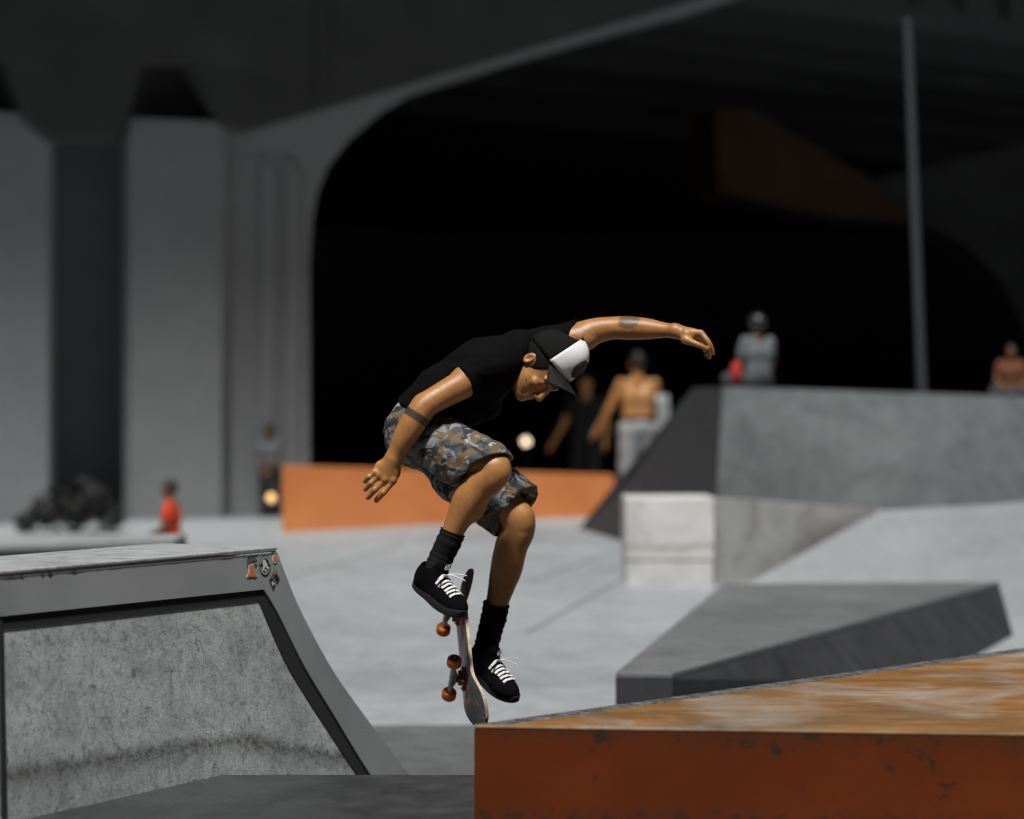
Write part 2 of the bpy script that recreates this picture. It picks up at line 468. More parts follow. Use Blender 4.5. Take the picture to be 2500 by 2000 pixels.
def scr(scale, rot, st, width, msc, lo):
    q = t.coord(st, (0, 0, rot), 'UV')
    ln = t.lines(q, scale, width*1.5, 0.6, 2)
    msk = t.ramp(t.noise(q, msc, 2, 0.5), [(lo - 0.045, 0.0), (lo + 0.02, 1.0)])
    return t.math('MULTIPLY', ln, msk)
for args, k_ in (((9, 0.25, (2.2, 1, 1), 0.006, 7, 0.56), 0.75), ((8, -0.5, (3, 1, 1), 0.006, 9, 0.55), 0.7), ((7, 0.9, (1, 2.6, 1), 0.005, 8, 0.57), 0.7),
                 ((16, 0.1, (2.5, 1, 1), 0.008, 16, 0.56), 0.65), ((14, 1.3, (1, 2, 1), 0.008, 14, 0.58), 0.6), ((4, 0.4, (1.5, 1, 1), 0.0035, 4, 0.5), 0.85), ((5, -0.2, (2.5, 1, 1), 0.004, 5, 0.5), 0.8), ((22, 0.5, (3, 1, 1), 0.012, 20, 0.55), 0.6), ((20, -0.9, (3, 1, 1), 0.012, 18, 0.55), 0.6)):
    c = t.mix(t.math('MULTIPLY', scr(*args), k_*0.85), c, (0.06, 0.063, 0.066))
c = t.mix(t.math('MULTIPLY', scr(18, 0.7, (1, 2.4, 1), 0.006, 12, 0.6), 0.6), c, (0.62, 0.65, 0.65))
sx = t.n('ShaderNodeSeparateXYZ'); t.l(vv, sx.inputs[0])
dv = t.math('ADD', sx.outputs['Y'], t.math('MULTIPLY', t.math('SUBTRACT', t.noise(vv, 16, 5, 0.7), 0.5), 0.085))
dirt = t.ramp(t.math('ADD', t.math('MULTIPLY', dv, 4.0), 0.5), [(0.30, 0.0), (0.47, 0.9), (0.57, 0.55), (0.78, 0.12)])
dirt = t.math('MULTIPLY', dirt, t.ramp(t.noise(vv, 45, 4, 0.8), [(0.32, 0.35), (0.6, 1.0)]))
c = t.mix(dirt, c, (0.055, 0.053, 0.05))
t.color(c); t.bump(t.noise(vv, 60, 6, 0.75), 0.5, 0.006)
me.materials.append(M_panel); link(bpy.data.objects.new('panel', me), qp)
# vertical joint at the left end
jv, jf = prism([FP(*onface(*q), -0.004) for q in ((0, 1420), (7, 1420), (18, 1990), (8, 1990))], -nf*0.03)
mesh('joint_strip', jv, jf, M_gap, qp)
# stickers
def sticker(name, polys, off=0.0015):
    """polys: list of (outline in photo pixels, material); each layer a little prouder"""
    root = None
    for i, (pl, m) in enumerate(polys):
        o_ = [FP(*onface(*p), off + 0.0012*i) for p in pl]
        vv_, ff_ = prism(o_, nf * 0.001)
        o = mesh(name if root is None else 'sticker_print', vv_, ff_, m, qp if root is None else root)
        root = root or o
    return root
def cr(x, y): return (560 + x*160/1971, 1320 + y*160/1971)
def ov(cx, cy, rx, ry, n=28, a0=0, a1=2*math.pi):
    return [cr(cx + rx*math.cos(a0+(a1-a0)*i/n), cy + ry*math.sin(a0+(a1-a0)*i/n)) for i in range(n)]
M_blk = mat('black_print', (0.012, 0.013, 0.014), 0.5); M_wht = mat('white_print', (0.62, 0.64, 0.64), 0.5)
M_org = mat('orange_print', (0.75, 0.16, 0.03), 0.5); M_cor = mat('coral_print', (0.62, 0.17, 0.085), 0.5)
M_crm = mat('cream_print', (0.62, 0.55, 0.42), 0.5); M_gry = mat('grey_print', (0.09, 0.1, 0.1), 0.55)
M_tan = mat('tan_print', (0.28, 0.18, 0.05), 0.5)
st = sticker('sticker', [(ov(1055, 755, 165, 300), M_blk)])
st['label'] = 'round black sticker with a white forked emblem'
for i in range(22):                                       # lettering ring, unreadable in the photo
    a = 2*math.pi*i/22
    if i in (0, 11): continue
    da = 0.1
    pl = [cr(1055 + r*math.cos(q)*0.55, 755 + r*math.sin(q)) for r, q in ((232, a-da), (268, a-da), (268, a+da), (232, a+da))]
    o_ = [FP(*onface(*p), 0.0032) for p in pl]; a_, b_ = prism(o_, nf*0.0006); mesh('sticker_print', a_, b_, M_wht, st)
for pl in ([(990, 590), (1050, 570), (1085, 640), (1160, 830), (1105, 865), (1060, 760), (1030, 890), (975, 910), (1000, 760), (985, 680)],
           [(1075, 865), (1105, 910), (1075, 960), (1042, 915)]):
    o_ = [FP(*onface(*cr(*p)), 0.0032) for p in pl]; a_, b_ = prism(o_, nf*0.0006); mesh('sticker_print', a_, b_, M_wht, st)
legs = [(555, 740), (600, 735), (635, 712), (680, 700), (718, 735), (722, 860), (735, 960), (770, 1010), (815, 1050), (800, 1095), (730, 1120), (640, 1095), (560, 1122), (497, 1105), (505, 1050), (560, 980), (568, 880)]
lc = (645, 930)
s2 = sticker('sticker', [([cr(*p) for p in legs], M_crm), ([cr(lc[0]+(x-lc[0])*0.78, lc[1]+(y-lc[1])*0.86) for x, y in legs], M_cor)])
s2['label'] = 'coral sticker of a pair of legs with a cream border'
s3 = sticker('sticker', [(ov(1352, 555, 70, 135), M_crm), (ov(1350, 535, 48, 85), M_org)]); s3['label'] = 'small oval orange sticker'
s4 = sticker('sticker', [([cr(*p) for p in ((1350, 840), (1495, 1130), (1405, 1290), (1275, 1010))], M_gry), ([cr(*p) for p in ((1345, 890), (1405, 1000), (1350, 1050), (1300, 990))], M_tan),
                         ([cr(*p) for p in ((1365, 1000), (1455, 1130), (1400, 1220), (1335, 1080))], M_blk)]); s4['label'] = 'tan and black rectangular sticker'
s5 = sticker('sticker', [([cr(*p) for p in ((1260, 1050), (1370, 1330), (1295, 1500), (1175, 1180))], M_gry), ([cr(*p) for p in ((1265, 1110), (1345, 1320), (1295, 1440), (1195, 1200))], M_blk),
                         ([cr(*p) for p in ((1235, 1240), (1275, 1230), (1330, 1310), (1280, 1370))], M_wht)]); s5['label'] = 'black rectangular sticker with a white figure'
s6 = sticker('sticker_residue', [([cr(*p) for p in ((515, 560), (640, 500), (740, 520), (825, 560), (780, 610), (640, 650), (600, 700), (560, 780), (520, 790))], M_gry)], 0.001)
s7 = sticker('sticker_residue', [([cr(*p) for p in ((520, 470), (600, 440), (830, 420), (830, 460), (640, 475), (540, 500))], M_gry)], 0.001)
s8 = sticker('sticker_residue', [([cr(*p) for p in ((725, 700), (815, 690), (825, 750), (760, 775))], M_gry)], 0.001)

# ------------------------------------------------------------------ orange manual pad, right foreground
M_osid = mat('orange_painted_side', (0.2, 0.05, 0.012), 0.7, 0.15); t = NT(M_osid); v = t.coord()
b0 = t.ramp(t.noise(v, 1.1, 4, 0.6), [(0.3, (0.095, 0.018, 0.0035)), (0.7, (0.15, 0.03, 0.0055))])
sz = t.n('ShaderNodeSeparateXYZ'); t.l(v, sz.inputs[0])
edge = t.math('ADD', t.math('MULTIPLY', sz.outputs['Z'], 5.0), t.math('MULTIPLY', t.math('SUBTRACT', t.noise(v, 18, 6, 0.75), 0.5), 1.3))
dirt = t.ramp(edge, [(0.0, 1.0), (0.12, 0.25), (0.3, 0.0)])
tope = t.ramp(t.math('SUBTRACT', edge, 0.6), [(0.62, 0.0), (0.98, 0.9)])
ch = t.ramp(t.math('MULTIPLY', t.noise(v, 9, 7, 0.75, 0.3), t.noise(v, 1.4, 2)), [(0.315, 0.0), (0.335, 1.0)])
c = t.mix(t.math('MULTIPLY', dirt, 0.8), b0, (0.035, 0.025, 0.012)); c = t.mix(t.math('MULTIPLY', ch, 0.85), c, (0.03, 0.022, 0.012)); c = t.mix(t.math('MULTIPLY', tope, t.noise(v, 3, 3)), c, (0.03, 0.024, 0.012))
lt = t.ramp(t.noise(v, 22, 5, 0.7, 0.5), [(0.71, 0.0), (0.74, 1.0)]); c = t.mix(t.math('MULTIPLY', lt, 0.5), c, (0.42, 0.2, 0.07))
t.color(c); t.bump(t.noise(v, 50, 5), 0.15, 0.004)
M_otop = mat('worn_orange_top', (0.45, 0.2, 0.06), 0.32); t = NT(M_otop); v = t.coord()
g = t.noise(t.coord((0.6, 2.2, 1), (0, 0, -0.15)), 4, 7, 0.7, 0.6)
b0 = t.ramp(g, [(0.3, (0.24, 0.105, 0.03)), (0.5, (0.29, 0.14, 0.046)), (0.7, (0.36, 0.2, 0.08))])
wh = t.ramp(t.noise(t.coord((0.8, 0.9, 1), (0, 0, -0.12)), 1.7, 6, 0.64, 0.9), [(0.47, 0.0), (0.70, 1.0)])  # whitish patches paint glare along with the scuffs
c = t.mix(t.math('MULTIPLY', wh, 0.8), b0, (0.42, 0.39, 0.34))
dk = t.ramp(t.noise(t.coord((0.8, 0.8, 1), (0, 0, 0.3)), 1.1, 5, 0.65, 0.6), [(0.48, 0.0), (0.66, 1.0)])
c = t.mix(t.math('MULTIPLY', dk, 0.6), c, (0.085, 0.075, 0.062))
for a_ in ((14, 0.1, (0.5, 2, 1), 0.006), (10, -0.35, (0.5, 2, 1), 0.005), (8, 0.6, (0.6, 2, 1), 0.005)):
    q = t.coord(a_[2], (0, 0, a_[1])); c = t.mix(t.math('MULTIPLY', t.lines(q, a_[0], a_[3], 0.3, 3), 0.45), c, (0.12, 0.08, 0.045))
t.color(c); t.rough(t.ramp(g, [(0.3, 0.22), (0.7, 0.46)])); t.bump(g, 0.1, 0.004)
C0 = PX(1158, 1771, 8.0); zb = C0[2]
d1 = PX(2500, 1790, 7.8) - C0; d1[2] = 0; d2 = PX(2500, 1582, 10.58) - C0; d2[2] = 0
R1 = C0 + d1 * 2.0; R2 = C0 + d2 * 1.7
ob = empty('manual_pad', (C0[0]+1, C0[1]+0.5, 0), 'low orange box with scuffed top in the right foreground', 'skate box')
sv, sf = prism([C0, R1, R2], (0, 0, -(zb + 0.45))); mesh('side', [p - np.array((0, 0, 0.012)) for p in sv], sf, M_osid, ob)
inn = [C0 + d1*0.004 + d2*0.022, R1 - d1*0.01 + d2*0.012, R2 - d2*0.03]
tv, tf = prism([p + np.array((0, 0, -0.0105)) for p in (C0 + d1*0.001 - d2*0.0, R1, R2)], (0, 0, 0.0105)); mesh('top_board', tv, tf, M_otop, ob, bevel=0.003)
M_edge = mat('grind_edge_steel', (0.12, 0.122, 0.125), 0.35, 0.5, 0.1); t = NT(M_edge); v = t.coord()
t.color(t.ramp(t.noise(t.coord((3, 3, 3)), 9, 6, 0.8), [(0.38, (0.03, 0.028, 0.026)), (0.7, (0.3, 0.295, 0.29))])); t.rough(t.ramp(t.noise(v, 30, 5, 0.8), [(0.3, 0.18), (0.7, 0.6)]))
un = d2 / np.linalg.norm(d2); sn = np.array((-un[1], un[0], 0))
e0 = C0 + un*0.004; ev = [e0 + sn*0.004, R2 + sn*0.004, R2 - sn*0.09 - un*0.05, e0 - sn*0.07 + un*0.09]
for p in ev: p[2] = zb - 0.03
tv, tf = prism(ev, (0, 0, 0.032)); mesh('grind_edge', tv, tf, M_edge, ob, bevel=0.002)

# ------------------------------------------------------------------ dark angled ledge behind it
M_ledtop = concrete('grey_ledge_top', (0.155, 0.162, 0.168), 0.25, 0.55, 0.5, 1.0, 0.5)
M_leds = concrete('shade_toned_ledge_side', (0.037, 0.039, 0.045), 0.15, 0.7, 0.6, 1.0, 0.5)  # sides far darker than the tops: their shade is put into the colour
zt = 0.1
def onz(px, py, z):                      # pixel on a horizontal plane
    D = (HC - z) * FPX / (py - 1000); return PX(px, py, D)
LA, LB, LC_, LD = onz(1503, 1642, zt), onz(1642, 1643, zt), onz(2440, 1420, zt), onz(1765, 1426, zt)
le = empty('angled_ledge', (LB[0], LB[1]+0.5, -0.35), 'dark grey low angled ledge behind the orange box', 'ledge')
Ce = PX(2505, 1600, LC_[1] - 1.2)
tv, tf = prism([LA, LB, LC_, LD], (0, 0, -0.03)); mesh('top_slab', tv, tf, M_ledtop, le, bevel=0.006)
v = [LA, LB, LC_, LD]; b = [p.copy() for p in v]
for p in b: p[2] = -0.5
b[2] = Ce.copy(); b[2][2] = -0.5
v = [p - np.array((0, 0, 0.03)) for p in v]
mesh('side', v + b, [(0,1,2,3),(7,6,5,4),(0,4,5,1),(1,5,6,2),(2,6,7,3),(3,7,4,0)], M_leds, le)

# ------------------------------------------------------------------ white block, low wall, bank, big ramp
M_white = mat('white_stone', (0.6, 0.6, 0.58), 0.6); t = NT(M_white); v = t.coord()
c = t.ramp(t.noise(v, 2.5, 6, 0.65, 0.8), [(0.35, (0.50, 0.495, 0.48)), (0.65, (0.68, 0.68, 0.67))])
sz = t.n('ShaderNodeSeparateXYZ'); t.l(v, sz.inputs[0])
bd = t.math('SUBTRACT', 1.0, t.math('MULTIPLY', t.math('ABSOLUTE', t.math('ADD', t.math('SUBTRACT', sz.outputs['Z'], 0.2), t.math('MULTIPLY', t.math('SUBTRACT', t.noise(v, 3, 4), 0.5), 0.1))), 22), clamp=True)
c = t.mix(t.math('MULTIPLY', t.math('MULTIPLY', bd, t.noise(v, 5, 3)), 1.2), c, (0.25, 0.235, 0.21)); t.color(c)
M_wall = mat('stained_pale_stone', (0.36, 0.36, 0.35), 0.65); t = NT(M_wall); v = t.coord()
t.color(t.ramp(t.noise(v, 2.2, 6, 0.7, 1.0), [(0.32, (0.26, 0.245, 0.22)), (0.5, (0.42, 0.42, 0.41)), (0.7, (0.5, 0.5, 0.49))]))
wbp = PX(1527, 1215, 20.4); wbr = PX(1745, 1215, 20.4); side = 0.757
zb0 = gz(20.4)
blk_o = empty('stone_block', (wbp[0]+0.38, 20.8, zb0), 'white cubic stone block in front of the big grey ramp', 'block')
bvf = boxvf((wbp[0], 20.4, zb0 + 0.215), (wbr[0], 21.15, wbp[2])); mesh('cube', *bvf, M_white, blk_o, bevel=0.012)
bvf = boxvf((wbp[0] + 0.006, 20.406, zb0 - 0.1), (wbr[0] - 0.006, 21.144, zb0 + 0.205)); mesh('plinth', *bvf, M_white, blk_o, bevel=0.01)
a = PX(1748, 1216, 20.45); b_ = PX(2200, 1250, 22.2); a2 = a.copy(); a2[2] = -0.3; b2 = b_.copy(); b2[2] = -0.3
lw = mesh('low_wall', *prism([a, b_, b2, a2], (-0.1, 0.45, 0)), M_wall); tag(lw, 'pale stained low wall running back from the white block', 'wall')
M_bank = concrete('bank_concrete', (0.27, 0.288, 0.30), 0.2, 0.6, 0.3, 1.0, 0.25)
bl = PX(1795, 1432, 20.3); bl[2] = gz(20.3) - 0.03; bt = PX(2150, 1246, 21.8); br = PX(2900, 1205, 21.8); bb = PX(2900, 1500, 18.6); bb[2] = gz(18.6) - 0.03
bb2 = PX(1800, 1500, 19.9); bb2[2] = gz(19.9) - 0.03
lowp = [bt.copy(), br.copy()]
for p in lowp: p[2] = -0.4
vs = [bl, bt, br, bb, lowp[0], lowp[1]]
bank = mesh('concrete_bank', vs, [(0,1,2,3), (0,4,1), (1,4,5,2), (2,5,3), (0,3,5,4)], M_bank); tag(bank, 'light smooth concrete bank at the foot of the big ramp', 'bank')
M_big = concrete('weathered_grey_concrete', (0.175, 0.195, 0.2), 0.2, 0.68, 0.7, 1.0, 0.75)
M_bside = concrete('shade_toned_ramp_side', (0.04, 0.042, 0.047), 0.1, 0.75, 0.4, 1.0, 0.2)  # shade on this side of the ramp is painted in as a darker tone
br_o = empty('big_ramp', (3.4, 23, -0.1), 'tall grey concrete ramp with a dark sloping side wall', 'skate ramp')
A = PX(1765, 944, 22.3); A_ = PX(1737, 1300, 21.95); A_[2] = -0.3; A2 = np.array((1.75, 23.4, A[2]))
Cc = PX(2800, 978, 24.0); C_ = Cc.copy(); C_[1] -= 0.4; C_[2] = -0.3; C2 = Cc + np.array((0.3, 1.2, 0))
B = PX(1388, 1285, 26.8); B[2] = -0.1; Dd = np.array((Cc[0]+1.5, 27.0, -0.1))
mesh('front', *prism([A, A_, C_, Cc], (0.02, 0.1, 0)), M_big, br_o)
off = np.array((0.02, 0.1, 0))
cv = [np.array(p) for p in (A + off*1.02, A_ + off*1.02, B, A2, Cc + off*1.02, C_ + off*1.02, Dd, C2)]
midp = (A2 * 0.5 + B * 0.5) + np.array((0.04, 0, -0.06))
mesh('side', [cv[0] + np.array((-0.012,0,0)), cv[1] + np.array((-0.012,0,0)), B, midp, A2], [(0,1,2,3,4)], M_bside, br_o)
mesh('back', cv, [(0,4,7,3), (3,7,6,2), (4,5,6,7), (1,2,6,5)], M_big, br_o)

# ------------------------------------------------------------------ far orange ledge, far-left low ledge
M_far = mat('bright_orange_paint', (0.50, 0.17, 0.045), 0.55); t = NT(M_far); v = t.coord()
t.color(t.ramp(t.noise(v, 1.0, 5, 0.6, 0.6), [(0.3, (0.66, 0.20, 0.058)), (0.7, (0.80, 0.29, 0.095))]))
f0, f1 = PX(689, 1147, 26.0), PX(1500, 1169, 28.6); g0, g1 = f0.copy(), f1.copy(); g0[2] = gz(26)-0.02; g1[2] = gz(28.6) - 0.02
fo = empty('orange_ledge', (f0[0]+1.5, 27.5, 0.07), 'bright orange ledge wall blurred behind the skater', 'ledge')
mesh('front', *prism([f0, f1, g1, g0], (-0.05, 0.5, 0)), M_far, fo)
tp = [f0, f1, f1 + np.array((-0.05, 0.5, 0)), f0 + np.array((-0.05, 0.5, 0))]
mesh('cap', *prism([p + np.array((0, 0, 0.003)) for p in tp], (0, 0, 0.03)), M_far, fo)
M_l2 = concrete('pale_ledge', (0.34, 0.355, 0.36), 0.15, 0.5, 0.5, 1, 0.3)
q0, q1 = onz(-300, 1340, 0.5), onz(425, 1317, 0.5); q2, q3 = onz(455, 1303, 0.5), onz(-300, 1318, 0.5)
ll = empty('low_ledge', (-2.6, 14.5, -0.3), 'long pale low ledge beyond the quarter pipe', 'ledge')
mesh('top', *prism([q0, q1, q2, q3], (0, 0, -0.04)), M_l2, ll, bevel=0.004)
qb = [p - np.array((0, 0, 0.04)) for p in (q0, q1, q2, q3)]
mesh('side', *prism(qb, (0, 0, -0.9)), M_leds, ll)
# ------------------------------------------------------------------ viaduct
M_pier = concrete('pier_concrete', (0.29, 0.305, 0.315), 0.12, 0.85, 0.2, 0.4, 0.2, 0.1)
M_beam = concrete('shade_toned_beam', (0.06, 0.061, 0.063), 0.12, 0.85, 0.2, 0.4, 0.25, 0.1)  # dark tone stands in for the fading light high on the viaduct
M_under = concrete('shade_toned_concrete', (0.03, 0.03, 0.033), 0.2, 0.9, 0.2, 0.4, 0.3, 0.1)  # near-black colour paints the unlit dark under the arch
M_recess = concrete('recess_concrete', (0.30, 0.305, 0.315), 0.12, 0.85, 0.2, 0.4, 0.25, 0.1)
M_brown = concrete('rust_brown_concrete', (0.045, 0.02, 0.005), 0.2, 0.9, 0.3, 0.4, 0.3, 0.1)
vd = empty('viaduct', (0, 47, 0.1), 'dark concrete viaduct with ribbed piers and a wide black arch', 'bridge')
def vs(px): return (27.4 + 1.2*min(max(px, -420), 2900)/700) / 45
def P2(px, py, D): return PX(px, py, D*vs(px))
def zpoly(pts, D, depth): return prism([P2(x, y, D) for x, y in pts], (-0.22*depth, 0.57*depth, 0))
zt_ = P2(250, 285, 45)[2]
def pier(plan_px, D0):                    # plan: list of (px, D)
    pl = [np.array(((x-1250)/FPX*D*vs(x), D*vs(x), zt_)) for x, D in plan_px]
    return prism(pl, (0, 0, -zt_ - 0.1))
mesh('pier', *pier([(-400, 45), (118, 45), (134, 45.5), (138, 47.5), (-400, 47.5)], 45), M_pier, vd)
mesh('pier', *pier([(300, 45.5), (318, 45), (540, 45), (560, 45.3), (560, 47.5), (300, 47.5)], 45), M_pier, vd)
mesh('recess_wall', *zpoly([(-420, 1320), (600, 1320), (600, -250), (-420, -250)], 47.6, 0.4), M_recess, vd)
arch = [(562, 1320), (757, 1320), (756, 900), (756, 640), (762, 540), (775, 470), (800, 408), (850, 345), (930, 275), (1050, 205), (1250, 145), (1450, 82), (1740, 0), (1900, -40), (1900, -300), (562, -300)]
arch = [(x, y) for x, y in arch]
mesh('spandrel', *zpoly(arch, 45.4, 5.0), M_pier, vd)
rib = [(-420, 340), (-130, 340), (-100, 290), (-60, 150), (12, 150), (72, 288), (130, 338), (300, 338), (312, 286), (350, 150), (470, 150), (560, 300), (618, 316), (900, 232), (1180, 150), (1400, 85), (1700, -2), (1900, -60), (1900, -320), (-420, -320)]
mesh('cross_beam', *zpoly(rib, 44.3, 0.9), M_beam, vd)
for x in (640, 700):                      # shallow flutes on the arch pier
    mesh('flute', *zpoly([(x, 1320), (x+28, 1320), (x+28, 420), (x, 380)], 45.3, 0.14), M_pier, vd)
mesh('upright', *zpoly([(775, 225), (800, 218), (800, -300), (775, -300)], 44.15, 0.14), M_beam, vd)
# second deck on the right: fascia, ribs, girders
e0 = PX(1640, -20, 33.0); e1 = PX(2900, 170, 33.0*1020/830); e1[2] = e0[2]; ed = (e1 - e0); L = np.linalg.norm(ed); ed /= L
ep = np.array((-ed[1], ed[0], 0.0))
def beamvf(off, wdt, z0, z1, a=0.0, b=L*2.2):
    p = [e0 + ed*a + ep*off, e0 + ed*b + ep*off, e0 + ed*b + ep*(off+wdt), e0 + ed*a + ep*(off+wdt)]
    for q in p: q[2] = z0
    return prism(p, (0, 0, z1 - z0))
zr = e0[2]
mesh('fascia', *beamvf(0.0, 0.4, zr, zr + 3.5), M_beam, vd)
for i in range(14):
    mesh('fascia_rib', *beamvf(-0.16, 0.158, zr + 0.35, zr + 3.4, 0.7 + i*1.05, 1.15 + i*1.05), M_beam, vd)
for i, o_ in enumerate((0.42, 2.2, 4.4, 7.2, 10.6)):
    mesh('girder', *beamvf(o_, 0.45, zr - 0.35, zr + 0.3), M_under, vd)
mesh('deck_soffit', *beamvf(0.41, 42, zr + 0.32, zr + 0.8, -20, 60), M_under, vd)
sw0 = P2(756, 1320, 50.5); sw1 = P2(756, -300, 50.5)
mesh('side_wall', *prism([sw0, sw1, sw1 + np.array((-4, 45, 0)), sw0 + np.array((-4, 45, 0))], (-0.5, 0, 0)), M_under, vd)
mesh('end_wall', *boxvf((-25, 84, -1), (70, 85, 16)), M_under, vd)
mesh('pier_head', *zpoly([(1748, 262), (1850, 275), (2130, 440), (2240, 540), (2050, 530), (1752, 465)], 56, 1.5), M_brown, vd)
mesh('inner_pier', *zpoly([(2240, 540), (2350, 590), (2440, 680), (2500, 800), (2700, 900), (2700, 300), (2130, 440)], 57, 1.5), M_under, vd)
# unseen deck added overhead, shaped to shade the upper piers
def de(x): return 27.4 + 0.38*(x + 5.8) - 6.5
mesh('shade_deck', *prism([(-40, de(-40), 16), (45, de(45), 16), (45, 110, 16), (-40, 110, 16)], (0, 0, 1.5)), M_beam, vd)
for x in (-35, 38):
    mesh('shade_deck_leg', *boxvf((x, 76, -0.2), (x+3, 79, 16)), M_beam, vd)

# ------------------------------------------------------------------ light pole
M_pole = mat('galvanised_steel', (0.07, 0.074, 0.082), 0.5, 0.4, 0.3)
p0 = PX(2264, 1000, 26.0); p1 = PX(2216, 62, 26.0); p0[2] = 0.04
lp = empty('lamp_post', tuple(p0), 'thin leaning grey pole rising behind the big ramp', 'pole')
mesh('shaft', *tubevf([p0, p1], [0.055, 0.042], 14), M_pole, lp, smooth=True)
mesh('cap', *lathevf(p1, (0, 0, 1), [(0, 0.05), (0.05, 0.05), (0.07, 0.02)], 12), M_pole, lp)
mesh('base_plate', *boxvf((p0[0]-0.15, 25.85, 0.035), (p0[0]+0.15, 26.15, 0.07)), M_pole, lp)

# ------------------------------------------------------------------ dark shrub
M_leaf = mat('dark_foliage', (0.018, 0.019, 0.018), 0.7); M_stem = mat('dark_bark', (0.02, 0.017, 0.014), 0.9)
sb = PX(180, 1300, 26.0); sb[2] = gz(26)
sh = empty('shrub', tuple(sb), 'dark leafy shrub at the foot of the left pier', 'shrub')
random.seed(21); lv = []; lf = []
for (cx, cz, r, n) in ((-0.25, 0.16, 0.2, 240), (0.0, 0.2, 0.2, 260), (0.18, 0.26, 0.22, 330), (0.38, 0.1, 0.14, 130), (-0.12, 0.34, 0.1, 90), (0.1, 0.42, 0.1, 90), (-0.45, 0.05, 0.12, 110)):
    for _ in range(n):
        u = np.random.normal(size=3); u /= np.linalg.norm(u); q = sb + np.array((cx*1.1, 0, cz*1.05 + 0.05)) + u * r * random.random()**0.4
        if q[2] < sb[2]: q[2] = sb[2] + 0.02
        a = np.random.normal(size=3); a /= np.linalg.norm(a); b = np.cross(a, u); b /= np.linalg.norm(b) + 1e-6
        k = len(lv); l_ = random.uniform(0.06, 0.13)
        lv += [q, q + a*l_*0.5 + b*l_*0.25, q + a*l_, q + a*l_*0.5 - b*l_*0.25]; lf.append((k, k+1, k+2, k+3))
mesh('foliage', lv, lf, M_leaf, sh)
st_ = [tubevf([sb, sb + np.array((dx*0.5, 0.02*i, 0.14)), sb + np.array((dx, 0.0, h_))], [0.02, 0.014, 0.006], 6) for i, (dx, h_) in enumerate(((-0.3, 0.25), (-0.05, 0.4), (0.2, 0.42), (0.35, 0.2)))]
mesh('stems', *join(*st_), M_stem, sh)

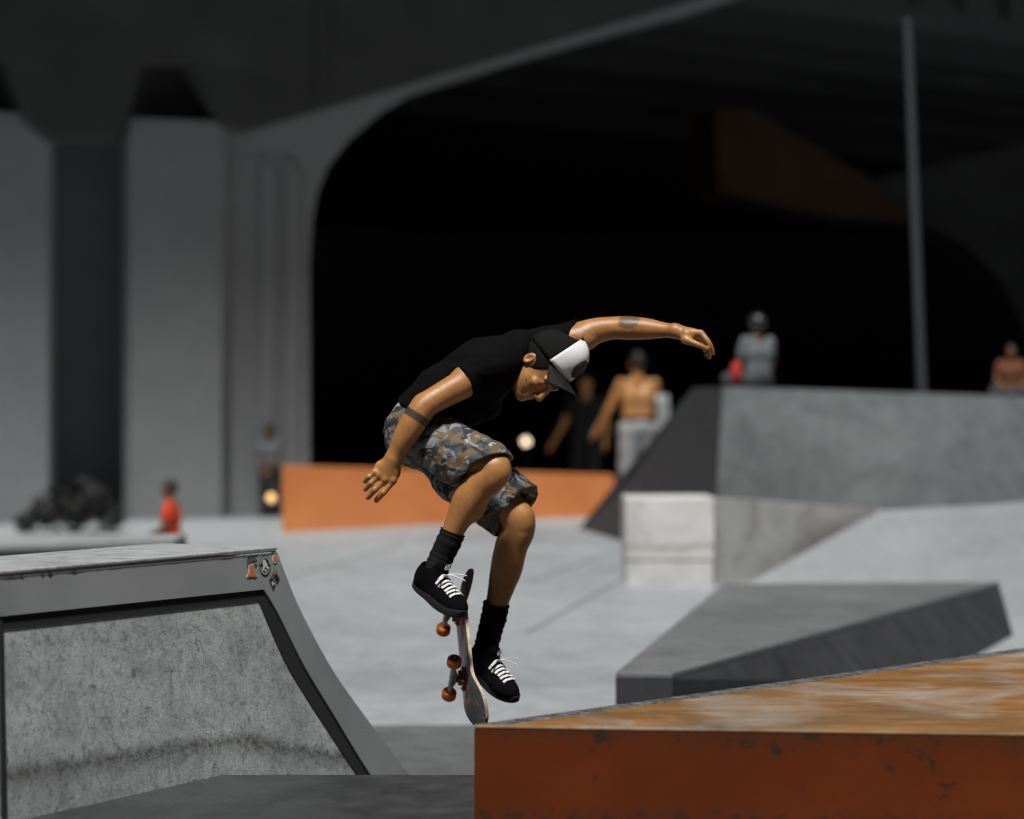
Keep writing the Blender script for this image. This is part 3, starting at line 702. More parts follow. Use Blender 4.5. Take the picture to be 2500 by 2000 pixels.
# ------------------------------------------------------------------ bystanders (all strongly out of focus)
M_skb = mat('tan_skin', (0.50, 0.24, 0.085), 0.45); M_skd = mat('deep_brown_skin', (0.16, 0.075, 0.03), 0.45)
M_hair = mat('black_hair', (0.012, 0.010, 0.009), 0.6)
def cloth(name, c, rough=0.85):
    m = mat(name, c, rough); t = NT(m); v = t.coord(); c = np.array(c)
    t.color(t.ramp(t.noise(v, 7, 4, 0.6), [(0.3, tuple(c*0.8)), (0.7, tuple(np.minimum(c*1.15, 1)))])); t.bump(t.noise(v, 30, 4, 0.6, 0.6), 0.3, 0.01); return m
def bystander(base, height, yaw, label, skin, top=None, bottom=None, shoes=None, hair=True, sit=False, arms=None, lean=0.0, helmet=None, group='bystanders in the background'):
    """joints in metres for a 1.75 m person; x to the person's right, y forward"""
    J = dict(head=(0, 0.02+lean*1.1, 1.62), neck=(0, lean, 1.46), chest=(0, lean*0.8, 1.28), waist=(0, lean*0.3, 1.05), hip=(0, 0, 0.95))
    for s, sn_ in ((1, 'R'), (-1, 'L')):
        J['sh'+sn_] = (0.19*s, lean*0.95, 1.42); J['el'+sn_] = (0.25*s, lean*0.8-0.03, 1.13); J['wr'+sn_] = (0.26*s, lean*0.8+0.06, 0.88)
        J['hp'+sn_] = (0.095*s, 0, 0.92); J['kn'+sn_] = (0.11*s, 0.03, 0.5); J['an'+sn_] = (0.11*s, 0, 0.09); J['to'+sn_] = (0.13*s, 0.17, 0.04)
    if sit:
        dz = 0.83
        for k in ('head', 'neck', 'chest', 'waist', 'hip', 'shR', 'shL', 'elR', 'elL', 'wrR', 'wrL', 'hpR', 'hpL'):
            J[k] = (J[k][0], J[k][1], J[k][2] - dz)
        for s, sn_ in ((1, 'R'), (-1, 'L')):
            J['kn'+sn_] = (0.3*s, 0.24, 0.1); J['an'+sn_] = (0.0*s, 0.33, 0.07); J['to'+sn_] = (-0.12*s, 0.34, 0.05)
            J['wr'+sn_] = (0.18*s, 0.24, 0.2); J['el'+sn_] = (0.26*s, 0.05, 0.3)
    if arms: J.update(arms)
    sc = height / 1.75; cy, sy = math.cos(yaw), math.sin(yaw)
    def T(p): p = np.array(p, float) * sc; return np.array((base[0] + p[0]*cy - p[1]*sy, base[1] + p[0]*sy + p[1]*cy, base[2] + p[2]))
    W_ = {k: T(p) for k, p in J.items()}
    pts = np.array(list(W_.values())); lo = pts.min(0) - 0.24*sc; hi = pts.max(0) + 0.24*sc
    h = 0.016 * sc; root = empty('person', tuple(base), label, 'person', group)
    X = np.array((cy, sy, 0)); Yf = np.array((-sy, cy, 0)); Z = np.array((0, 0, 1.0)); Mx = np.stack([X, Yf, Z], 1)
    r = lambda q: q * sc
    B_ = Field(lo, hi, h*0.85)
    B_.ell(W_['head'] + Z*r(0.03), [r(0.078), r(0.098), r(0.105)], Mx).ell(W_['head'] + Yf*r(0.02) - Z*r(0.05), [r(0.06), r(0.07), r(0.08)], Mx)
    B_.cap(W_['head'] + Yf*r(0.09), W_['head'] + Yf*r(0.105) - Z*r(0.03), r(0.012), r(0.016))
    for s in (1, -1): B_.ell(W_['head'] + X*r(0.08*s), [r(0.014), r(0.025), r(0.035)], Mx)
    B_.cap(W_['head'] - Z*r(0.05), W_['neck'], r(0.055), r(0.062))
    def torso(F, g):
        for s in (1, -1):
            o_ = X * r(0.07*s)
            F.cap(W_['hip'] + o_, W_['waist'] + o_*0.9, r(0.105+g), r(0.1+g), 0.04); F.cap(W_['waist'] + o_*0.9, W_['chest'] + o_*1.1, r(0.1+g), r(0.11+g), 0.04)
            F.cap(W_['chest'] + o_*1.1, W_['neck'] + X*r(0.1*s) - Z*r(0.05), r(0.11+g), r(0.062+g), 0.04)
    torso(B_, 0.0)
    for s in 'RL':
        B_.cap(W_['sh'+s], W_['el'+s], r(0.056), r(0.043)); B_.cap(W_['el'+s], W_['wr'+s], r(0.044), r(0.028))
        d = W_['wr'+s] - W_['el'+s]; d /= np.linalg.norm(d); sx_ = np.cross(d, Yf); 
        B_.cap(W_['wr'+s], W_['wr'+s] + d*r(0.08), r(0.03), r(0.034))
        for i in range(4): B_.cap(W_['wr'+s] + d*r(0.08) + Yf*r(0.022*(i-1.5)), W_['wr'+s] + d*r(0.165 - 0.01*abs(i-1.4)) + Yf*r(0.024*(i-1.5)), r(0.012), r(0.009), 0.004)
        B_.cap(W_['wr'+s] + d*r(0.03) + Yf*r(0.03), W_['wr'+s] + d*r(0.1) + Yf*r(0.055), r(0.013), r(0.01), 0.006)
        B_.cap(W_['hp'+s], W_['kn'+s], r(0.088), r(0.058)); B_.cap(W_['kn'+s], W_['an'+s], r(0.06), r(0.037)); B_.cap(W_['an'+s] - Z*r(0.03), W_['to'+s], r(0.04), r(0.03))
    rawmesh('body', *B_.nets(1), skin, root)
    if top:
        F = Field(lo, hi, h); torso(F, 0.018)
        for s in 'RL': F.cap(W_['sh'+s], W_['sh'+s]*0.45 + W_['el'+s]*0.55, r(0.075), r(0.068), 0.03)
        F.plane(W_['hip'] - Z*r(0.06), -Z); F.cap(W_['neck'], W_['neck'] + Z*r(0.3), r(0.066), r(0.066), 0.01, 's')
        rawmesh('shirt', *F.nets(1), top, root)
    if bottom:
        F = Field(lo, hi, h)
        for s in 'RL':
            F.cap(W_['hip'], W_['hp'+s], r(0.145), r(0.115), 0.04); F.cap(W_['hp'+s], W_['kn'+s], r(0.115), r(0.088), 0.03)
            F.cap(W_['kn'+s], W_['an'+s], r(0.088), r(0.078), 0.03)
        for s in 'RL': F.cap(W_['an'+s], W_['an'+s] - Z*r(0.12), r(0.1), r(0.1), 0, 's') if not sit else None
        F.plane(W_['waist'] + Z*r(-0.02), Z)
        rawmesh('trousers', *F.nets(1), bottom, root)
        v_, f_ = lathevf(W_['waist'] - Z*r(0.05), (0, 0, 1), [(0, r(0.178)), (r(0.06), r(0.176))], 24)
        v_ = [W_['waist'] + (p - W_['waist']) * np.array((1, 1, 1)) for p in v_]
        cx = [p - W_['waist'] for p in v_]; v_ = [W_['waist'] + X*(q@X) + Yf*(q@Yf)*0.72 + Z*(q@Z) for q in cx]
        if top is None: mesh('waistband', v_, f_, M_hair, root, smooth=True)
    if shoes:
        for s in 'RL':
            F = Field(np.minimum(W_['an'+s], W_['to'+s]) - r(0.12), np.maximum(W_['an'+s], W_['to'+s]) + r(0.12), h*0.8)
            F.cap(W_['an'+s] - Z*r(0.03), W_['to'+s], r(0.052), r(0.042), 0.01).cap(W_['an'+s], W_['an'+s] - Z*r(0.04), r(0.05), r(0.052), 0.02).plane(base, -Z)
            rawmesh('shoe', *F.nets(1), shoes, root)
    if hair:
        F = Field(W_['head'] - r(0.22), W_['head'] + r(0.22), h*0.8); c_ = W_['head'] + Z*r(0.045) - Yf*r(0.014)
        F.ell(c_, [r(0.09), r(0.108), r(0.112)], Mx); F.plane(W_['head'] + Z*r(0.01) + Yf*r(0.04), Yf*0.75 - Z*0.66)
        F.ell(W_['head'] - Z*r(0.1) + Yf*r(0.08), [r(0.1), r(0.1), r(0.14)], Mx, 0.0, 's')
        rawmesh('hair', *F.nets(1), M_hair, root)
    if helmet:
        F = Field(W_['head'] - r(0.26), W_['head'] + r(0.26), h*0.8); c_ = W_['head'] + Z*r(0.05) - Yf*r(0.01)
        F.ell(c_, [r(0.115), r(0.135), r(0.125)], Mx); F.plane(W_['head'] + Z*r(0.0), -Z*0.95 + Yf*0.3); rawmesh('helmet', *F.nets(1), helmet, root)
    return root
gb = lambda px, D: np.array(((px-1250)/FPX*D, D, gz(D)))
white_c = cloth('pale_grey_cloth', (0.34, 0.36, 0.37)); black_c = cloth('black_cloth', (0.003, 0.003, 0.0035)); red_c = cloth('red_cloth', (0.62, 0.05, 0.012)); grey_c = cloth('grey_cloth', (0.16, 0.17, 0.18)); mid_c = cloth('dark_grey_cloth', (0.05, 0.052, 0.056))
bystander(gb(1556, 29.2), 1.94, 0.25, 'shirtless man in pale grey trousers seen from behind', M_skb, None, white_c, black_c, lean=-0.02,
          arms=dict(elL=(-0.31, 0.05, 1.13), wrL=(-0.40, 0.16, 0.93), elR=(0.26, 0.04, 1.13), wrR=(0.27, 0.22, 1.0)))
bystander(gb(1432, 30.7), 1.70, 2.9, 'person in black clothes standing in the dark left of the shirtless man', M_skb, black_c, black_c, black_c,
          arms=dict(elR=(0.28, 0.05, 1.12), wrR=(0.42, 0.12, 0.86), elL=(-0.27, 0.0, 1.13)))
bystander(gb(657, 28.6), 1.07, 3.0, 'small child in grey standing beside the far orange ledge', M_skd, grey_c, mid_c, black_c, arms=dict(elL=(-0.2, 0.12, 1.12), wrL=(-0.06, 0.28, 0.86), elR=(0.2, 0.12, 1.12), wrR=(0.06, 0.28, 0.86)))
b_boy = gb(417, 24.0)
bystander(b_boy, 1.28, 1.6, 'boy in a red shirt sitting beyond the low ledge', M_skd, red_c, mid_c, black_c, sit=True)
M_helm = mat('glossy_dark_helmet', (0.03, 0.03, 0.032), 0.25)
hb = PX(1850, 938, 23.0); hb[2] = A[2] + 0.0
bystander(hb, 1.28, 0.5, 'child in a dark helmet sitting on top of the big ramp', M_skd, cloth('pale_blue_cloth', (0.13, 0.145, 0.155)), mid_c, black_c, hair=False, sit=True, helmet=M_helm)
hb2 = PX(2468, 955, 24.0); hb2[2] = A[2] - 0.09
bystander(hb2, 0.98, 3.0, 'child in rust brown sitting far right on the big ramp', M_skd, cloth('rust_cloth', (0.12, 0.035, 0.012)), mid_c, black_c, sit=True)
# small red bag beside the helmeted child, towel over the shirtless man's arm
M_bag = cloth('red_bag_cloth', (0.45, 0.03, 0.03))
bg0 = PX(1797, 935, 22.9); F = Field(bg0 - 0.2, bg0 + np.array((0.2, 0.2, 0.35)), 0.012)
F.ell(bg0 + np.array((0, 0, 0.09)), [0.055, 0.07, 0.105]).cap(bg0 + np.array((-0.03, 0, 0.18)), bg0 + np.array((0.03, 0, 0.18)), 0.012).plane((0, 0, A[2]), (0, 0, -1))
tag(rawmesh('bag', *F.nets(1), M_bag), 'small red bag on the ramp beside the helmeted child', 'bag')
tw0 = PX(1602, 985, 29.2)
vv_ = []; ff_ = []
for i in range(9):
    for j in range(7):
        vv_.append(tw0 + np.array((j*0.025 - 0.02 + 0.012*math.sin(i*0.5), -0.2 + 0.02*math.sin(j*2.0) + 0.0*i, 0.1 - i*0.09)))
for i in range(8):
    for j in range(6): ff_.append((i*7+j, i*7+j+1, i*7+j+8, i*7+j+7))
tw = mesh('towel', vv_, ff_, white_c, None, True); md = tw.modifiers.new('solid', 'SOLIDIFY'); md.thickness = 0.03
tag(tw, 'pale grey towel hanging at the right side of the shirtless man', 'towel')
# bollard light and amber light
lb = gb(1284, 33.0); M_glow = mat('lamp_globe', (0.8, 0.7, 0.55), 0.4, emit=((1.0, 0.80, 0.58), 2.6))
bo = empty('bollard_light', tuple(lb), 'small glowing round lamp in the dark behind the skater', 'lamp')
hz = PX(1284, 1078, 33.0)[2]
mesh('post', *tubevf([lb, (lb[0], lb[1], hz - 0.05)], 0.035, 10), mat('black_post', (0.012, 0.012, 0.012), 0.6), bo)
mesh('globe', *lathevf((lb[0], lb[1], hz), (0, 0, 1), [(0.055*math.sin(a), 0.055*math.cos(a)) for a in np.linspace(-1.5, 1.5, 9)], 16), M_glow, bo, smooth=True)
bc = PX(662, 1216, 28.15)
hl = empty('amber_light', tuple(bc - np.array((0, 0, 0.05))), 'small amber light glowing in front of the small grey child', 'light')  # small light of unclear source; its globe and handle are made up
mesh('globe', *lathevf(bc, (0, 0, 1), [(0.05*math.sin(a), 0.05*math.cos(a)) for a in np.linspace(-1.5, 1.5, 9)], 16), mat('amber_globe', (0.9, 0.6, 0.25), 0.35, emit=((1.0, 0.62, 0.24), 1.4)), hl, True)
mesh('handle', *tubevf([bc + np.array((0.04*math.cos(a), 0, 0.05 + 0.06*math.sin(a))) for a in np.linspace(0, math.pi, 9)], 0.005, 6), M_pole, hl, True)
# ------------------------------------------------------------------ the skater
def unit(v): v = np.array(v, float); return v / np.linalg.norm(v)
M_skin = mat('sun_browned_skin', (0.42, 0.2, 0.07), 0.4); t = NT(M_skin); v = t.coord()
b0 = t.ramp(t.noise(v, 14, 5, 0.6), [(0.3, (0.36, 0.165, 0.050)), (0.7, (0.50, 0.245, 0.082))])
fr = t.ramp(t.noise(v, 160, 3, 0.7), [(0.28, (0.72,)*3), (0.5, (1,)*3)])
b0 = t.mix(1.0, b0, fr, 'MULTIPLY')
rd = t.ramp(t.noise(v, 5.5, 3, 0.5), [(0.42, 0.0), (0.68, 0.45)]); b0 = t.mix(rd, b0, (0.40, 0.155, 0.058))
hr = t.lines(t.coord((1.6, 1.6, 0.5), (0.1, 0.3, 0.0)), 75, 0.018, 0.2, 2); b0 = t.mix(t.math('MULTIPLY', hr, 0.28), b0, (0.06, 0.03, 0.014))
t.b.inputs['Subsurface Weight'].default_value = 0.10; t.b.inputs['Subsurface Radius'].default_value = (1.0, 0.4, 0.2); t.b.inputs['Subsurface Scale'].default_value = 0.008
at = t.n('ShaderNodeAttribute', attribute_name='tattoo')
tm = t.math('MULTIPLY', at.outputs['Fac'], t.ramp(t.noise(v, 120, 4, 0.8), [(0.25, 0.7), (0.6, 1.0)]))
t.color(t.mix(tm, b0, (0.035, 0.036, 0.042)))
t.rough(t.ramp(t.noise(v, 60, 5, 0.7), [(0.3, 0.26), (0.7, 0.5)])); t.bump(t.noise(v, 330, 5, 0.75), 0.3, 0.003); t.b.inputs['Specular IOR Level'].default_value = 0.5
sk = empty('person', (SK(1150, 1700)[0], 9.4, 0.26), 'skateboarder in black tee, camo shorts and white fronted cap jumping', 'person')

# head frame: his right, forward, up
Rx = unit((-0.42, 0.38, 0.82)); Rz = np.array((0.42, -0.80, 0.42)); Rz = unit(Rz - Rx * (Rz @ Rx)); Ry = np.cross(Rz, Rx)
HM = np.stack([Rx, Ry, Rz], 0)          # columns: R, F, U
HMc = HM.copy()                         # frame of the cap
_c, _s = math.cos(math.radians(11)), math.sin(math.radians(11))
HM = HMc @ np.array(((1, 0, 0), (0, _c, _s), (0, -_s, _c)))
HS = 1.06
HCN = SK(1321, 899, -0.10)
def Hc(r, f_, u): return HCN + HMc @ (np.array((r, f_, u), float) * HS)
def H(r, f_, u): return HCN + HM @ (np.array((r, f_, u), float) * HS)

shR, elR, wrR = SK(1192, 902, -0.17), SK(1040, 990, -0.25), SK(963, 1117, -0.24)
shL, elL, wrL = SK(1330, 850, 0.15), SK(1498, 801, 0.15), SK(1648, 808, 0.06)
hpR, knR, anR = SK(1025, 1062, -0.09), SK(1203, 1148, -0.27), SK(1078, 1360, -0.24)
hpL, knL, anL = SK(1050, 1075, 0.09), SK(1262, 1268, 0.02), SK(1192, 1548, 0.08)
LO = np.minimum.reduce([SK(850, 1720, -0.5), SK(850, 1720, 0.4)]); HI = np.maximum.reduce([SK(1775, 740, 0.4), SK(1775, 740, -0.5)])
LO[1] = 9.4 - 0.46; HI[1] = 9.4 + 0.34; LO[2] = SK(0, 1620, 0.1)[2]
B_ = Field(LO, HI, 0.0042)
# torso (under the shirt)
for dy in (-0.07, 0.07):
    B_.cap(SK(1020, 1045, dy), SK(1085, 968, dy), 0.10, 0.095, 0.03); B_.cap(SK(1085, 968, dy), SK(1190, 905, dy), 0.095, 0.105, 0.03)
    B_.cap(SK(1190, 905, dy), SK(1255, 872, dy), 0.10, 0.07, 0.03)
# neck and head
B_.cap(SK(1262, 874, -0.02), H(0, -0.02, -0.05), 0.062, 0.056, 0.03)
B_.cap(SK(1240, 885, -0.02), shR, 0.06, 0.055, 0.03); B_.cap(SK(1240, 872, 0.02), shL, 0.06, 0.055, 0.03)
B_.ell(H(0, -0.012, 0.035), np.array((0.076, 0.097, 0.092))*HS, HM, 0.01)
B_.ell(H(0, 0.028, -0.035), np.array((0.062, 0.066, 0.088))*HS, HM, 0.02)
for s in (1, -1):
    B_.cap(H(0.052*s, -0.005, -0.055), H(0.017*s, 0.064, -0.098), 0.02, 0.017, 0.02)       # jaw
    B_.ell(H(0.036*s, 0.068, -0.022), np.array((0.024, 0.02, 0.018))*HS, HM, 0.015)         # cheek bone
    B_.ell(H(0.031*s, 0.096, 0.002), np.array((0.018, 0.014, 0.012))*HS, HM, 0.012, 's')    # eye socket
    B_.ell(H(0.031*s, 0.0765, 0.001), np.array((0.0125, 0.010, 0.009))*HS, HM, 0.004)         # lid
    B_.cap(H(0.012*s, 0.094, 0.020), H(0.048*s, 0.078, 0.022), 0.009, 0.008, 0.01)          # brow
    B_.ell(H(0.012*s, 0.104, -0.043), np.array((0.010, 0.012, 0.009))*HS, HM, 0.006)        # nostril wing
    # ear: rim and bowl
    B_.ell(H(0.075*s, -0.014, -0.010), np.array((0.0105, 0.018, 0.030))*HS, HM, 0.006)
    B_.ell(H(0.084*s, -0.009, -0.007), np.array((0.0075, 0.009, 0.017))*HS, HM, 0.004, 's')
B_.cap(H(0, 0.092, 0.008), H(0, 0.113, -0.036), 0.0095, 0.0135, 0.008)                      # nose
B_.cap(H(-0.018, 0.088, -0.066), H(0.018, 0.088, -0.066), 0.0075, 0.0075, 0.006)            # upper lip
B_.cap(H(-0.014, 0.087, -0.079), H(0.014, 0.087, -0.079), 0.008, 0.008, 0.006)              # lower lip
B_.cap(H(-0.024, 0.098, -0.0725), H(0.024, 0.098, -0.0725), 0.004, 0.004, 0.003, 's')
B_.ell(H(0, 0.074, -0.101), np.array((0.022, 0.018, 0.016))*HS, HM, 0.015)                   # chin
# right arm
B_.ell(SK(1150, 920, -0.2), (0.07, 0.05, 0.05), None, 0.03)
B_.chain([shR, SK(1135, 935, -0.205), SK(1075, 968, -0.23), elR, SK(1018, 1018, -0.255), SK(990, 1064, -0.255), SK(973, 1098, -0.245), wrR], [0.062, 0.0565, 0.050, 0.048, 0.0505, 0.046, 0.038, 0.0345], 0.02)
B_.ell(elR + np.array((-0.018, 0.01, 0.01)), (0.03, 0.03, 0.03), None, 0.02)
# right hand: back towards the camera
def HR(x, y, dy): return SK(860 + x*0.1159, 1050 + y*0.1159, dy)
kn4 = [HR(470, 905, -0.235), HR(560, 965, -0.245), HR(690, 1050, -0.250), HR(860, 1075, -0.245)]
for i, q in enumerate(kn4):
    B_.cap(wrR + unit(q - wrR)*0.01, q, 0.023, 0.0145, 0.018)
B_.cap(HR(600, 760, -0.228), HR(900, 900, -0.228), 0.02, 0.021, 0.02)
fing = [((470, 905), (345, 990), (262, 1085), 0.0095), ((560, 965), (385, 1120), (275, 1255), 0.0104), ((690, 1050), (470, 1262), (330, 1425), 0.0112), ((860, 1075), (655, 1320), (505, 1485), 0.0112)]
for i, (a, b, c, r_) in enumerate(fing):
    q1, q2, q3 = HR(*a, -0.245), HR(*b, -0.252), HR(*c, -0.232)
    r_ *= 1.06; B_.cap(q1, q2, r_*1.1, r_, 0.004); B_.cap(q2, q3, r_, r_*0.86, 0.004); B_.ell(q2 + np.array((0, -0.002, 0)), (r_*0.98,)*3, None, 0.002)
    B_.ell(q1 + np.array((0, -0.006, 0.004)), (r_*1.1,)*3, None, 0.008)
B_.chain([HR(930, 820, -0.215), HR(880, 960, -0.185), HR(760, 1060, -0.17), HR(660, 1110, -0.17)], [0.018, 0.014, 0.012, 0.0095], 0.008)     # thumb behind
# left arm
B_.ell(SK(1410, 830, 0.14), (0.075, 0.05, 0.05), None, 0.03)
B_.chain([shL, SK(1405, 826, 0.16), SK(1455, 808, 0.155), elL, SK(1535, 801, 0.135), SK(1580, 803, 0.11), SK(1618, 806, 0.085), wrL], [0.066, 0.060, 0.051, 0.0445, 0.0465, 0.041, 0.031, 0.0255], 0.02)
# left hand: seen from the thumb side, fingers drooping
def HL(x, y, dy): return SK(1580 + x*0.0928, 740 + y*0.0928, dy)
B_.cap(wrL, HL(1400, 790, 0.02), 0.022, 0.0125, 0.015); B_.cap(wrL, HL(1380, 830, 0.05), 0.022, 0.014, 0.015); B_.cap(wrL, HL(1100, 960, 0.03), 0.022, 0.017, 0.016); B_.cap(wrL, HL(1330, 860, 0.085), 0.02, 0.014, 0.015)
B_.cap(HL(1050, 830, 0.03), HL(1250, 850, 0.04), 0.022, 0.018, 0.014)
B_.chain([HL(1420, 790, 0.02), HL(1620, 1040, 0.0), HL(1700, 1215, 0.005), HL(1735, 1330, 0.01)], [0.0125, 0.0105, 0.0095, 0.008], 0.005)
B_.chain([HL(1390, 810, 0.045), HL(1600, 1090, 0.035), HL(1650, 1280, 0.04), HL(1635, 1430, 0.045)], [0.0125, 0.0108, 0.0098, 0.0085], 0.004)
B_.chain([HL(1360, 830, 0.068), HL(1570, 1080, 0.065), HL(1600, 1250, 0.072), HL(1560, 1370, 0.075)], [0.012, 0.0105, 0.0095, 0.008], 0.004)
B_.chain([HL(1330, 850, 0.09), HL(1500, 1040, 0.095), HL(1530, 1170, 0.1), HL(1500, 1260, 0.1)], [0.011, 0.009, 0.0082, 0.007], 0.004)
B_.chain([HL(1000, 960, 0.02), HL(1200, 1040, 0.0), HL(1400, 1120, -0.008), HL(1575, 1205, -0.008)], [0.018, 0.0125, 0.0108, 0.0082], 0.008)
# legs
B_.ell(knR + np.array((0.018, -0.012, 0.004)), (0.05, 0.045, 0.055), None, 0.03)
B_.chain([hpR, SK(1120, 1105, -0.18), knR, SK(1168, 1190, -0.265), SK(1142, 1225, -0.26), SK(1118, 1272, -0.255), SK(1098, 1315, -0.25), anR, SK(1062, 1395, -0.25)], [0.088, 0.078, 0.064, 0.0625, 0.06, 0.047, 0.039, 0.037, 0.035], 0.02)
B_.ell(SK(1155, 1222, -0.235), (0.05, 0.05, 0.08), None, 0.03)
B_.ell(knL + np.array((0.018, -0.02, 0.004)), (0.048, 0.046, 0.058), None, 0.025)
B_.chain([hpL, SK(1165, 1175, 0.06), knL, SK(1248, 1335, 0.035), SK(1234, 1395, 0.05), SK(1217, 1460, 0.06), SK(1204, 1510, 0.07), anL, SK(1186, 1580, 0.08)], [0.09, 0.08, 0.067, 0.064, 0.06, 0.046, 0.040, 0.038, 0.036], 0.02)
B_.ell(SK(1240, 1370, 0.075), (0.05, 0.052, 0.085), None, 0.03)
V, Q = B_.nets(1)
body = rawmesh('body', V, Q, M_skin, sk)
ta = np.zeros(len(V))
bp = SK(1014, 1015, -0.25); bx = unit(elR - SK(985, 1075, -0.255)); dd = (V - bp) @ bx
near = np.linalg.norm(V - bp, axis=1) < 0.12
ta[near] = np.clip(1 - (np.abs(dd[near]) - 0.0135) / 0.003, 0, 1)
pxs = V[:, 0] / V[:, 1] * FPX + 1250; pys = 1000 - (V[:, 2] - HC) / V[:, 1] * FPX
# patch on the raised forearm: 3D box around the forearm's outer side
fx = unit(SK(1580, 803, 0.11) - elL); fo_ = SK(1540, 790, 0.13); l_ = (V - fo_) @ fx; hgt = (V - fo_)[:, 2]
m_ = (np.abs(l_) < 0.043) & (V[:, 0] > elL[0] - 0.02) & (hgt > -0.022) & (hgt < 0.03) & (np.linalg.norm(V - fo_, axis=1) < 0.07)
ta[m_] = np.maximum(ta[m_], 0.75 * np.clip(1.3 - (np.abs(l_[m_]) / 0.043)**4 - (hgt[m_] < -0.012) * np.abs(l_[m_]) / 0.03, 0, 1))
fs = SK(1440, 825, 0.1)
for i in range(14):                                        # small faded marks on the upper arm
    c_ = fs + np.array((random.uniform(-0.06, 0.05), -0.05, random.uniform(-0.03, 0.03)))
    d_ = np.linalg.norm((V - c_)[:, [0, 2]], axis=1); q_ = (d_ < 0.006) & (V[:, 1] < 9.56) & (V[:, 0] > SK(1400, 0, 0.1)[0])
    ta[q_] = np.maximum(ta[q_], 0.35)
a_ = body.data.attributes.new('tattoo', 'FLOAT', 'POINT'); a_.data.foreach_set('value', ta.astype(np.float32))

# ---- shirt
M_tee = mat('black_cotton', (0.0034, 0.0035, 0.0042), 0.9, 0.08); t = NT(M_tee); v = t.coord(); t.bump(t.noise(v, 22, 5, 0.6, 0.8), 0.35, 0.012)
F = Field(SK(940, 1080, 0.35) - np.array((0, 0.75, 0)), SK(1480, 740, -0.1) + np.array((0.05, 0.5, 0)), 0.005)
for dy in (-0.085, 0.085):
    F.cap(SK(1012, 1040, dy), SK(1085, 966, dy), 0.122, 0.115, 0.03); F.cap(SK(1085, 966, dy), SK(1180, 905, dy), 0.115, 0.125, 0.03)
    F.cap(SK(1180, 905, dy), SK(1262, 868, dy*0.8), 0.118, 0.08, 0.03)
F.ell(SK(1120, 990, 0), (0.17, 0.14, 0.08), None, 0.05)                       # loose front
armR = unit(elR - shR); hemR = SK(1133, 934, -0.2); nR = unit(np.array((-0.80, -0.35, -0.2)) )
hl1, hl2 = SK(1114, 900, -0.2), SK(1149, 968, -0.2); up_ = unit(hl1 - hl2); nR = unit(np.cross(up_, np.array((0, -1.0, 0)))); nR = nR if nR[0] < 0 else -nR; nR = unit(nR + np.array((0, -0.35, 0)))
F.cap(SK(1235, 880, -0.08), shR, 0.09, 0.075, 0.04); F.cap(shR, hemR + armR*0.06, 0.076, 0.064, 0.03, planes=[(hemR, nR)])
armL = unit(elL - shL); hemL = SK(1392, 826, 0.155); nL = unit(np.array((0.9, -0.2, -0.35)))
F.cap(SK(1270, 862, 0.06), shL, 0.09, 0.078, 0.04); F.cap(shL, hemL + armL*0.06, 0.078, 0.066, 0.03, planes=[(hemL, nL)])
F.cap(hemR - armR*0.015, hemR + armR*0.2, 0.0575, 0.0575, 0.0, 's'); F.cap(hemL - armL*0.02, hemL + armL*0.2, 0.06, 0.06, 0.0, 's')
F.plane(SK(1015, 1010, 0), unit((-0.62, 0, -0.78)))
F.cap(SK(1285, 872, -0.05), SK(1330, 880, -0.1), 0.068, 0.08, 0.0, 's'); F.plane(SK(1288, 855, -0.03), unit((0.92, -0.2, 0.1))) if False else None
V, Q = F.nets(2); N = vnormals(V, Q)
wr = np.array([noise.noise((p[0]*9, p[1]*9, p[2]*16)) + 0.5*noise.noise((p[0]*24+5, p[1]*24, p[2]*34)) for p in V]); V = V + N * (wr * 0.0065)[:, None]
rawmesh('shirt', V, Q, M_tee, sk)

# ---- shorts
M_camo = mat('camouflage_cloth', (0.15, 0.14, 0.13), 0.75, 0.3); t = NT(M_camo); v = t.coord((1, 1, 1.25))
def blob(seed, sc, lo):
    mp = t.n('ShaderNodeMapping'); mp.inputs['Location'].default_value = (seed, seed*1.7, -seed); t.l(v, mp.inputs['Vector'])
    return t.ramp(t.noise(mp.outputs[0], sc, 2, 0.45, 0.9), [(lo, 0.0), (lo + 0.012, 1.0)])
c = t.mix(blob(1.0, 13, 0.47), (0.080, 0.086, 0.095), (0.17, 0.112, 0.058))
c = t.mix(blob(7.0, 14, 0.55), c, (0.030, 0.032, 0.037)); c = t.mix(blob(13.0, 13, 0.57), c, (0.23, 0.245, 0.265)); c = t.mix(blob(23.0, 16, 0.63), c, (0.36, 0.375, 0.39))
t.color(c); t.bump(t.noise(v, 26, 5, 0.65, 1.5), 0.5, 0.012)
F = Field(SK(925, 1340, 0.3) - np.array((0, 0.75, 0)), SK(1335, 975, 0.3) + np.array((0.02, 0, 0)), 0.005)
hemRc = SK(1178, 1147, -0.25); nhR = unit((0.36, -0.42, -0.83)); hemLc = SK(1262, 1246, 0.03); nhL = unit((0.70, -0.42, -0.58))
tdR = unit(knR - hpR); tdL = unit(knL - hpL)
F.cap(SK(1018, 1048, -0.08), SK(1040, 1008, -0.06), 0.118, 0.105, 0.04); F.cap(SK(1018, 1048, 0.08), SK(1040, 1008, 0.06), 0.118, 0.105, 0.04)
F.ell(SK(998, 1068, -0.05), (0.09, 0.1, 0.1), None, 0.03); F.ell(SK(1002, 1075, 0.07), (0.09, 0.1, 0.1), None, 0.03)
F.cap(hpR, SK(1190, 1140, -0.25), 0.118, 0.101, 0.035, planes=[(hemRc, nhR)])
F.cap(SK(1090, 1100, -0.17), SK(1150, 1165, -0.245), 0.10, 0.075, 0.03, planes=[(hemRc, nhR)])
F.cap(hpL, SK(1270, 1236, 0.03), 0.122, 0.098, 0.035, planes=[(hemLc, nhL)])
